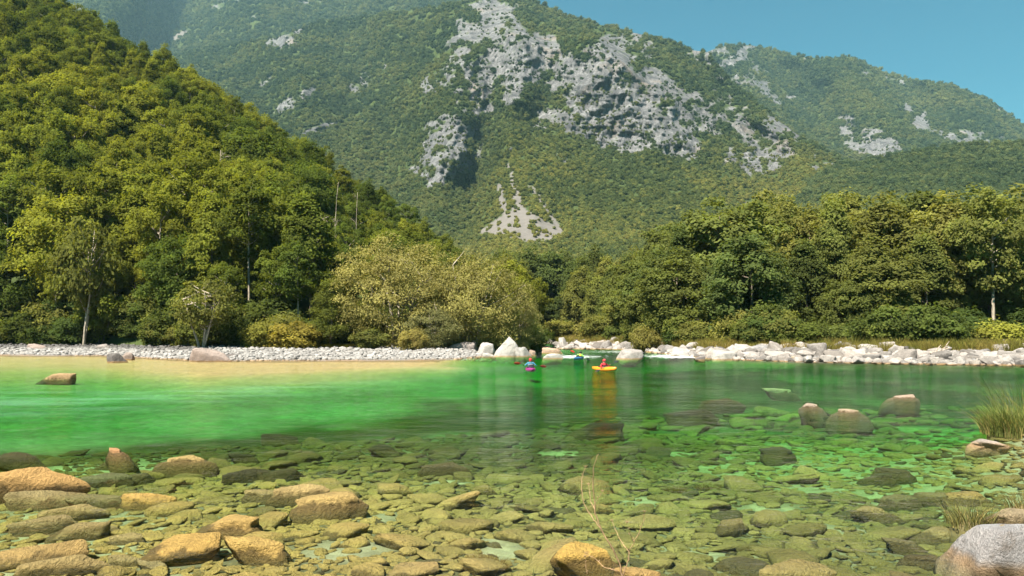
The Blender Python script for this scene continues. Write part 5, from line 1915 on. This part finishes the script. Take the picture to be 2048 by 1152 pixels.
def twig(name, pts, r0, dY=0.0, parent=tw):
    q = np.array([at(a, b, 7.0 + dY * k / max(1, len(pts) - 1)) for k, (a, b) in enumerate(pts)]) - t0
    n_ = 4 * len(pts)
    s = np.linspace(0, 1, len(q))
    ss_ = np.linspace(0, 1, n_)
    q2 = np.stack([np.interp(ss_, s, q[:, k]) for k in range(3)], -1)
    jit = np.random.default_rng(len(pts) * 7 + int(pts[0][0])).normal(size=q2.shape) * 0.003
    jit[0] = 0
    m_ = MB()
    m_.tube(q2 + jit, np.linspace(r0, r0 * 0.35, n_), 6)
    if r0 < 0.007:
        for k in range(2, n_, 3):
            m_.tube([q2[k], q2[k] + np.array([0.012 * (-1) ** k, 0.0, 0.016])], [0.0035, 0.001], 5)
        e = q2[-1]
        for a in range(4):
            m_.tube([e, e + np.array([0.02 * math.cos(a * 1.6), 0.012 * math.sin(a * 1.6), 0.022])], [0.003, 0.001], 5)
    return link(name, m_.mesh(name, [M_TWIG]), parent)


twig('stem', [(1245, 1160), (1240, 1128), (1222, 1092), (1203, 1060), (1191, 1030), (1187, 990), (1186, 960), (1188, 930), (1197, 908)], 0.0085, -0.2)
twig('side_shoot', [(1203, 1062), (1190, 1042), (1175, 1022), (1167, 1004), (1163, 975), (1164, 952), (1171, 935)], 0.005, 0.2)
twig('side_shoot', [(1190, 1022), (1181, 1000), (1177, 970)], 0.0045, 0.12)
twig('side_shoot', [(1189, 1010), (1197, 995), (1205, 984)], 0.0035, -0.1)
twig('side_shoot', [(1246, 1150), (1257, 1120), (1258, 1102), (1245, 1088), (1234, 1066), (1224, 1043)], 0.005, 0.15)
twig('side_shoot', [(1258, 1102), (1268, 1084), (1280, 1062), (1287, 1040), (1289, 1025)], 0.0045, -0.25)
twig('side_shoot', [(1268, 1084), (1259, 1068), (1254, 1046)], 0.004, -0.3)
twig('side_shoot', [(1236, 1142), (1208, 1134), (1190, 1116), (1172, 1108)], 0.0035, 0.2)
twig('side_shoot', [(1175, 1150), (1172, 1132), (1170, 1114)], 0.003, 0.0)
tag(tw, 'dry leafless twigs rising from the near bank in front of the big ochre boulder', 'twig')

# ---------------------------------------------------------------- driftwood
def log(px, py, z, L, r, yaw, pitch, label, fork=True, seed=1):
    x, Y = on_plane(px, py, z)
    r_ = np.random.default_rng(seed)
    root = link('driftwood_log', None, loc=(x, Y, z), rot=(0, pitch, yaw))
    m_ = MB()
    n_ = 9
    s = np.linspace(-L / 2, L / 2, n_)
    pth = np.stack([s, r_.normal(size=n_) * 0.05 * L * 0.3, 0.04 * L * np.sin(s / L * 3) + r_.normal(size=n_) * r * 0.3], -1)
    m_.tube(pth, r * np.linspace(1.2, 0.6, n_), 8)
    link('trunk', m_.mesh('log_trunk', [M_DEADWOOD]), root)
    for k in range(3 if fork else 1):
        b_ = MB()
        p0 = pth[2 + 2 * k]
        d_ = np.array([r_.uniform(0.2, 0.8), r_.normal() * 0.4, r_.uniform(0.3, 0.9)])
        d_ /= np.linalg.norm(d_)
        b_.tube([p0, p0 + d_ * L * 0.18, p0 + d_ * L * 0.34 + np.array([0.1 * L, 0, 0])], r * np.array([0.5, 0.35, 0.15]), 6)
        link('branch', b_.mesh('log_branch', [M_DEADWOOD]), root)
    tag(root, label, 'driftwood', 'driftwood on the banks')


log(35, 676, 1.0, 4.5, 0.20, 0.2, -0.25, 'weathered driftwood trunk lying at the foot of the slope at the frame edge', seed=3)
log(252, 672, 1.1, 3.2, 0.13, 0.9, -0.75, 'two leaning broken trunks at the dark hollow behind the gravel bar', seed=4)
log(1312, 680, 1.2, 2.6, 0.14, -0.2, -0.1, 'reddish driftwood lying on the boulders below the dry grass', seed=5)
log(1405, 676, 1.5, 2.8, 0.14, 0.5, -0.55, 'forked driftwood leaning on the boulders near the light green bush', seed=6)
log(1178, 671, 1.4, 3.4, 0.16, 0.7, -0.5, 'pale driftwood stump standing in the dry grass upstream', seed=7)
log(1880, 702, 0.9, 2.0, 0.10, 0.2, -0.15, 'grey driftwood half buried among boulders near the bright bush', seed=8)
for (px, py, s, sd, lab) in ((655, 686, 2.2, 5, 'tangle of bare dead branches on the gravel under the conifer'), (690, 680, 1.8, 6, 'smaller heap of bare dead branches beside the willow trunk'), (985, 660, 2.4, 9, 'bare dead branches hanging over the pale boulders')):
    x, Y = on_plane(px, py, 0.9)
    r_ = np.random.default_rng(sd)
    m_ = MB()
    for k in range(34):
        a = r_.random() * 6.28
        p0 = np.array([r_.normal() * 0.5, r_.normal() * 0.4, r_.uniform(-0.1, 0.4)])
        d_ = np.array([math.cos(a), math.sin(a) * 0.6, r_.uniform(0.05, 0.8)])
        m_.tube([p0, p0 + d_ * 0.5 * s * 0.6 + r_.normal(size=3) * 0.1, p0 + d_ * s * 0.7 + r_.normal(size=3) * 0.2], [0.05, 0.035, 0.012], 5)
    root = link('dead_brush', m_.mesh('dead_brush', [M_DEADWOOD]), loc=(x, Y, 0.85))
    root['kind'] = 'stuff'

# ---------------------------------------------------------------- kayaks and kayakers
M_SKIN = plain('skin', (0.50, 0.27, 0.18), 0.55, 0.3, 0.0, 30, vary=0.1)
M_BLACK = plain('black_fabric', (0.018, 0.019, 0.022), 0.8, 0.2, 0.2, 60)
M_STEEL = plain('dark_shaft', (0.03, 0.03, 0.035), 0.35, 0.4)


def dyed(name, col, rough=0.75):
    return plain(name, col, rough, 0.25, 0.25, 50, vary=0.3)


def kayak(loc, yaw, col, label, roll=0.0, L=2.55, Wd=0.66):
    m_hull = plain('kayak_plastic', col, 0.32, 0.5, vary=0.15)
    root = link('kayak', None, loc=loc, rot=(0, roll, yaw))
    n_, k_ = 25, 20
    rings = []
    for i in range(n_):
        s = i / (n_ - 1) * 2 - 1
        f = (1 - abs(s) ** 2.6) ** 0.75
        w_ = max(0.02, Wd / 2 * f)
        up_ = 0.07 * abs(s) ** 3.0
        hd = 0.17 * (0.35 + 0.65 * f) + 0.05 * max(0, s)
        hb = 0.13 * f ** 0.6
        ring = []
        for q in range(k_):
            th = q / k_ * 2 * math.pi
            cx_, sz_ = math.cos(th), math.sin(th)
            e = 0.75
            xx = w_ * math.copysign(abs(cx_) ** e, cx_)
            zz = (hd if sz_ > 0 else hb) * math.copysign(abs(sz_) ** (1.0 if sz_ > 0 else 0.7), sz_)
            ring.append((xx, s * L / 2, 0.05 + up_ + zz))
        rings.append(ring)
    m_ = MB()
    m_.loft(rings)
    link('hull', m_.mesh('kayak_hull', [m_hull]), root)
    m_ = MB()
    rim = []
    for rr_, zz in ((1.0, 0.19), (1.04, 0.235), (0.97, 0.26), (0.9, 0.25), (0.6, 0.30), (0.42, 0.40)):
        rim.append([(0.245 * rr_ * math.cos(a), -0.05 + 0.43 * rr_ * math.sin(a) * (1 if rr_ > 0.7 else 0.7), zz) for a in np.linspace(0, 6.28, 24, endpoint=False)])
    m_.loft(rim)
    link('spray_deck', m_.mesh('spray_deck', [M_BLACK]), root)
    for s in (-1, 1):
        m_ = MB()
        a = np.linspace(0, math.pi, 9)
        m_.tube(np.stack([0.07 * np.cos(a), np.full(9, s * L * 0.41), 0.20 + 0.05 * np.sin(a)], -1), 0.012, 6)
        link('grab_handle', m_.mesh('grab_handle', [M_BLACK]), root)
    tag(root, label, 'kayak', 'kayaks on the river')
    return root


def skin_mesh(name, verts, edges, radii, root=0, sub=2):
    me = bpy.data.meshes.new(name)
    me.from_pydata([tuple(v) for v in verts], edges, [])
    o = bpy.data.objects.new(name, me)
    bpy.context.scene.collection.objects.link(o)
    md = o.modifiers.new('skin', 'SKIN')
    md.use_smooth_shade = True
    for i, r in enumerate(radii):
        sv = me.skin_vertices[0].data[i]
        sv.radius = r if isinstance(r, tuple) else (r, r)
        sv.use_root = (i == root)
    s = o.modifiers.new('sub', 'SUBSURF')
    s.levels = sub
    s.render_levels = sub
    dg = bpy.context.evaluated_depsgraph_get()
    out = bpy.data.meshes.new_from_object(o.evaluated_get(dg))
    bpy.data.objects.remove(o)
    return out


def person(loc, yaw, lean, twist, grips, sleeve, vest, helmet, label, strap=None):
    """seated kayaker; x right, y forward, z up; grips: the two hand points"""
    ly, lx = lean
    sh = np.array([lx * 0.5, ly * 0.5, 0])

    def up(x, y, z):
        k = z / 0.5
        return np.array([x + lx * k * 0.5, y + ly * k * 0.5, z])
    V_ = [up(0, 0, 0.0), up(0, -0.01, 0.16), up(0, -0.02, 0.30), up(0, -0.01, 0.43), up(0, 0.0, 0.52), up(0, 0.012, 0.57), up(0, 0.03, 0.65), up(0, 0.035, 0.74), up(0, 0.125, 0.65)]
    E_ = [(0, 1), (1, 2), (2, 3), (3, 4), (4, 5), (5, 6), (6, 7), (6, 8)]
    R_ = [(0.17, 0.12), (0.145, 0.105), (0.16, 0.115), (0.165, 0.11), (0.085, 0.08), (0.058, 0.062), (0.082, 0.098), (0.07, 0.085), (0.018, 0.02)]

    def addv(p, r, parent):
        V_.append(np.asarray(p, float))
        R_.append(r)
        E_.append((parent, len(V_) - 1))
        return len(V_) - 1
    for s, g in ((-1, grips[0]), (1, grips[1])):
        hip = addv((s * 0.10, 0.06, 0.0), 0.095, 0)
        kn = addv((s * 0.17, 0.46, 0.10), 0.065, hip)
        an = addv((s * 0.11, 0.86, 0.02), 0.042, kn)
        addv((s * 0.10, 0.95, 0.05), 0.035, an)
        a = math.sin(twist) * s
        shp_ = up(s * 0.185, -0.01 + 0.10 * a, 0.475)
        shi = addv(shp_, 0.070, 3)
        g = np.asarray(g, float)
        mid = (shp_ + g) / 2
        dv = g - shp_
        Ld = np.linalg.norm(dv)
        bend = math.sqrt(max(0.0, 0.30 ** 2 - (Ld / 2) ** 2))
        side = np.array([s * 0.75, -0.1, -0.65])
        side -= dv * (side @ dv) / (Ld ** 2 + 1e-9)
        side /= np.linalg.norm(side) + 1e-9
        el = addv(mid + side * bend, 0.046, shi)
        dw = (g - V_[el])
        dw /= np.linalg.norm(dw)
        wr = addv(g - dw * 0.085, 0.030, el)
        pm = addv(g - dw * 0.03, (0.036, 0.022), wr)
        ax = np.cross(dw, [0, 0, 1.0])
        ax /= np.linalg.norm(ax) + 1e-9
        dn = np.cross(ax, dw)
        for fi, (o_, l_) in enumerate(((-0.030, 0.052), (-0.011, 0.060), (0.010, 0.057), (0.029, 0.045))):
            b0 = addv(V_[pm] + ax * o_ + dw * 0.034, 0.0085, pm)
            b1 = addv(V_[b0] + dw * l_ * 0.5 + dn * 0.02, 0.008, b0)
            addv(V_[b1] - dn * l_ * 0.55 + dw * 0.004, 0.007, b1)
        t1 = addv(V_[pm] + ax * (-0.036 * s) - dn * 0.012, 0.010, pm)
        addv(V_[t1] + dw * 0.032 - dn * 0.024, 0.008, t1)
    me = skin_mesh('kayaker_body', V_, E_, R_)
    me.materials.clear()
    for m_ in (sleeve, M_SKIN, M_BLACK):
        me.materials.append(m_)
    hands = [np.asarray(g, float) for g in grips]
    nk = V_[5]
    for p_ in me.polygons:
        c_ = np.array(p_.center[:])
        near = min(np.linalg.norm(c_ - h_) for h_ in hands)
        p_.material_index = 1 if (near < 0.085 or (c_[2] > nk[2] - 0.02 and np.linalg.norm(c_[:2] - nk[:2]) < 0.2)) else 2 if c_[2] < 0.08 else 0
    root = link('person', None, loc=loc, rot=(0, 0, yaw), scl=(0.92, 0.92, 0.92))
    body = link('body', me, root)
    # life vest round the trunk
    rings = []
    for z_, wx, wy in ((0.12, 0.175, 0.135), (0.125, 0.195, 0.155), (0.28, 0.205, 0.165), (0.41, 0.205, 0.155), (0.48, 0.165, 0.12), (0.535, 0.135, 0.10), (0.53, 0.10, 0.08)):
        rings.append([tuple(up(0, -0.012, z_) + np.array([wx * math.copysign(abs(math.cos(a)) ** 0.8, math.cos(a)), wy * math.sin(a), 0])) for a in np.linspace(0, 6.28, 28, endpoint=False)])
    mv = MB()
    mv.loft(rings, close=False)
    ve = link('life_vest', mv.mesh('life_vest', [vest]), root)
    for z_ in (0.20, 0.36):
        ms_ = MB()
        ms_.loft([[tuple(up(0, -0.012, z_ + dz) + np.array([wx * math.copysign(abs(math.cos(a)) ** 0.8, math.cos(a)), wx * 0.815 * math.sin(a), 0])) for a in np.linspace(0, 6.28, 28, endpoint=False)] for dz, wx in ((-0.018, 0.207), (-0.018, 0.214), (0.018, 0.214), (0.018, 0.207))], close=False)
        link('strap', ms_.mesh('strap', [strap or M_BLACK]), ve)
    # helmet shell with a peak
    hc = V_[7] + np.array([0, -0.012, -0.03])
    rings = []
    for ph in np.linspace(1.52, -0.25, 9):
        rr_ = math.cos(ph)
        rings.append([tuple(hc + np.array([0.112 * rr_ * math.cos(a), (0.135 * math.sin(a)) * rr_ + 0.0, 0.118 * math.sin(ph) - (0.05 if (ph < 0 and math.sin(a) < 0) else 0)])) for a in np.linspace(0, 6.28, 24, endpoint=False)])
    mh = MB()
    mh.loft(rings, close=False)
    he = link('helmet', mh.mesh('helmet', [helmet]), root)
    mp = MB()
    mp.loft([[tuple(hc + np.array([x_ * (1 - 0.3 * k_), 0.125 + 0.05 * k_ - 1.8 * x_ * x_, 0.012 - 0.012 * k_ + dz])) for x_, dz in ((-0.09, 0), (0, 0), (0.09, 0), (0.09, 0.008), (0, 0.008), (-0.09, 0.008))] for k_ in (0, 1)])
    link('peak', mp.mesh('peak', [M_BLACK]), he)
    for s in (-1, 1):
        for nm, mm, rr_, off in (('eye', M_BLACK, 0.011, (s * 0.033, 0.098, 0.035)),):
            ms_ = MB()
            v_, f_ = ico(1)
            ms_.add(v_ * rr_ + V_[6] + np.array(off) + np.array([0, -0.008, 0]), f_)
            link(nm, ms_.mesh(nm, [mm]), root)
    tag(root, label, 'person', 'kayakers on the river')
    return root


def paddle(pa_, pb_, colL, colR, label, yaw_mat, loc, facing=0.0):
    """shaft from pa_ to pb_ in the kayaker's frame, blade at each end"""
    pa_, pb_ = np.asarray(pa_, float), np.asarray(pb_, float)
    root = link('paddle', None, loc=loc, rot=(0, 0, yaw_mat), scl=(0.92, 0.92, 0.92))
    ax = pb_ - pa_
    Ln = np.linalg.norm(ax)
    ax /= Ln
    m_ = MB()
    m_.tube([pa_ + ax * 0.12, pa_ + ax * Ln * 0.4, pb_ - ax * Ln * 0.4, pb_ - ax * 0.12], 0.016, 8)
    link('shaft', m_.mesh('paddle_shaft', [M_STEEL]), root)
    for end, sgn, mt in ((pa_, -1, colL), (pb_, 1, colR)):
        wv = np.cross(ax, [0.1, math.cos(facing), math.sin(facing)])
        wv /= np.linalg.norm(wv)
        nv = np.cross(ax, wv)
        rings = []
        for q in np.linspace(0, 1, 10):
            w_ = 0.10 * (math.sin(math.pi * min(1, q * 0.80 + 0.12))) ** 0.6 * (0.35 + 0.65 * min(1, q * 3)) * (1 if q < 0.95 else 0.6)
            c_ = end + ax * sgn * (-0.18 + 0.50 * q) + nv * 0.03 * q * q
            rings.append([c_ + wv * w_ * math.cos(a) + nv * 0.007 * math.sin(a) for a in np.linspace(0, 6.28, 12, endpoint=False)])
        mb_ = MB()
        mb_.loft(rings)
        b = link('blade', mb_.mesh('paddle_blade', [mt]), root)
    tag(root, label, 'paddle', 'paddles of the kayakers')


RED = dyed('red_plastic', (0.45, 0.03, 0.025), 0.4)
DARKRED = dyed('dark_red_plastic', (0.28, 0.03, 0.03), 0.4)
BLACKP = dyed('black_plastic', (0.02, 0.022, 0.025), 0.4)

x, Y = on_plane(1061, 741, 0.0)
kayak((x, Y, 0.0), R(4), (0.22, 0.02, 0.13), 'purple kayak seen end-on, heading away towards the rapids')
gl_, gr_ = (-0.30, 0.34, 0.36), (0.33, 0.30, 0.30)
person((x, Y - 0.02, 0.06), R(4), (0.04, 0.0), 0.1, (gl_, gr_), dyed('blue_jacket', (0.05, 0.20, 0.30)), dyed('teal_vest', (0.035, 0.11, 0.16)), dyed('red_helmet', (0.50, 0.03, 0.03), 0.4),
       'person in a blue jacket and red helmet seen from behind, paddling the purple kayak', dyed('grey_strap', (0.25, 0.25, 0.25)))
d_ = (np.array(gr_) - np.array(gl_))
c_ = (np.array(gr_) + np.array(gl_)) / 2
d_ /= np.linalg.norm(d_)
paddle(c_ - d_ * 0.86 + np.array([0, 0, 0.02]), c_ + d_ * 0.86 - np.array([0, 0, 0.02]), RED, DARKRED, 'paddle with two red blades held level across the purple kayak', R(4), (x, Y - 0.02, 0.06), 0.5)

x, Y = on_plane(1208, 740, 0.0)
kayak((x, Y, 0.0), R(-143), (0.62, 0.20, 0.010), 'orange yellow kayak turned sideways, its bow pointing towards the bank of boulders', L=2.3)
gl_, gr_ = (-0.26, 0.36, 0.42), (0.30, 0.30, 0.22)
person((x, Y, -0.02), R(-143), (0.05, 0.03), 0.2, (gl_, gr_), dyed('red_jacket', (0.48, 0.035, 0.045)), dyed('crimson_vest', (0.40, 0.03, 0.04)), dyed('crimson_helmet', (0.50, 0.04, 0.05), 0.4),
       'person in a red jacket and red helmet sitting in the orange yellow kayak')
d_ = np.array(gr_) - np.array(gl_)
c_ = (np.array(gr_) + np.array(gl_)) / 2
d_ /= np.linalg.norm(d_)
paddle(c_ - d_ * 0.85, c_ + d_ * 0.85, BLACKP, BLACKP, 'paddle with black blades, one raised behind the kayaker in red', R(-143), (x, Y, -0.02), 1.2)

x, Y = on_plane(1158, 719, 0.0)
kayak((x, Y, 0.02), R(-24), (0.02, 0.10, 0.22), 'blue kayak tilted in the white water of the rapids', roll=R(-14), L=2.3)
gl_, gr_ = (-0.22, 0.34, 0.52), (0.34, 0.34, 0.26)
person((x, Y, 0.0), R(-24), (0.22, 0.14), 0.3, (gl_, gr_), dyed('green_jacket', (0.16, 0.42, 0.05)), dyed('lime_vest', (0.30, 0.40, 0.02)), dyed('black_helmet', (0.02, 0.022, 0.025), 0.4),
       'person in a lime green vest and black helmet leaning forward in the blue kayak', dyed('orange_strap', (0.6, 0.2, 0.03)))
d_ = np.array(gr_) - np.array(gl_)
c_ = (np.array(gr_) + np.array(gl_)) / 2
d_ /= np.linalg.norm(d_)
paddle(c_ - d_ * 0.85, c_ + d_ * 0.85, RED, BLACKP, 'paddle lifted steeply by the kayaker in lime green', R(-24), (x, Y, 0.0), 0.2)

# ---------------------------------------------------------------- labels that single each thing out
MARKS = {'slope': TREE_MARKS, 'bank': TREE_MARKS, 'cobble': ROCK_MARKS, 'bankrock': [m for m in ROCK_MARKS if m[1] < 740 and m[0] > 1080]}
MARKS['cobble'] = [m for m in ROCK_MARKS if m[1] > 840]


def direction(dx, dy, pool):
    if abs(dx) > 1.6 * abs(dy):
        return 'right of' if dx > 0 else 'left of'
    if pool == 'cobble':
        return 'in front of' if dy > 0 else 'beyond'
    return 'below' if dy > 0 else 'above'


by_label = {}
for (o, base, px, py, pool) in TO_LABEL:
    m_ = min(MARKS[pool], key=lambda q: (q[0] - px) ** 2 + (1.5 * (q[1] - py)) ** 2)
    lab = f'{base} {direction(px - m_[0], py - m_[1], pool)} {m_[2]}'
    by_label.setdefault(lab, []).append((px, py, o))
for lab, lst in by_label.items():
    lst.sort(key=lambda q: q[0])
    for k, (px, py, o) in enumerate(lst):
        s = lab
        if len(lst) > 1:
            s = f'{ORD[k]} from left: ' + lab if k < len(ORD) else lab
        w_ = s.split()
        o['label'] = ' '.join(w_)
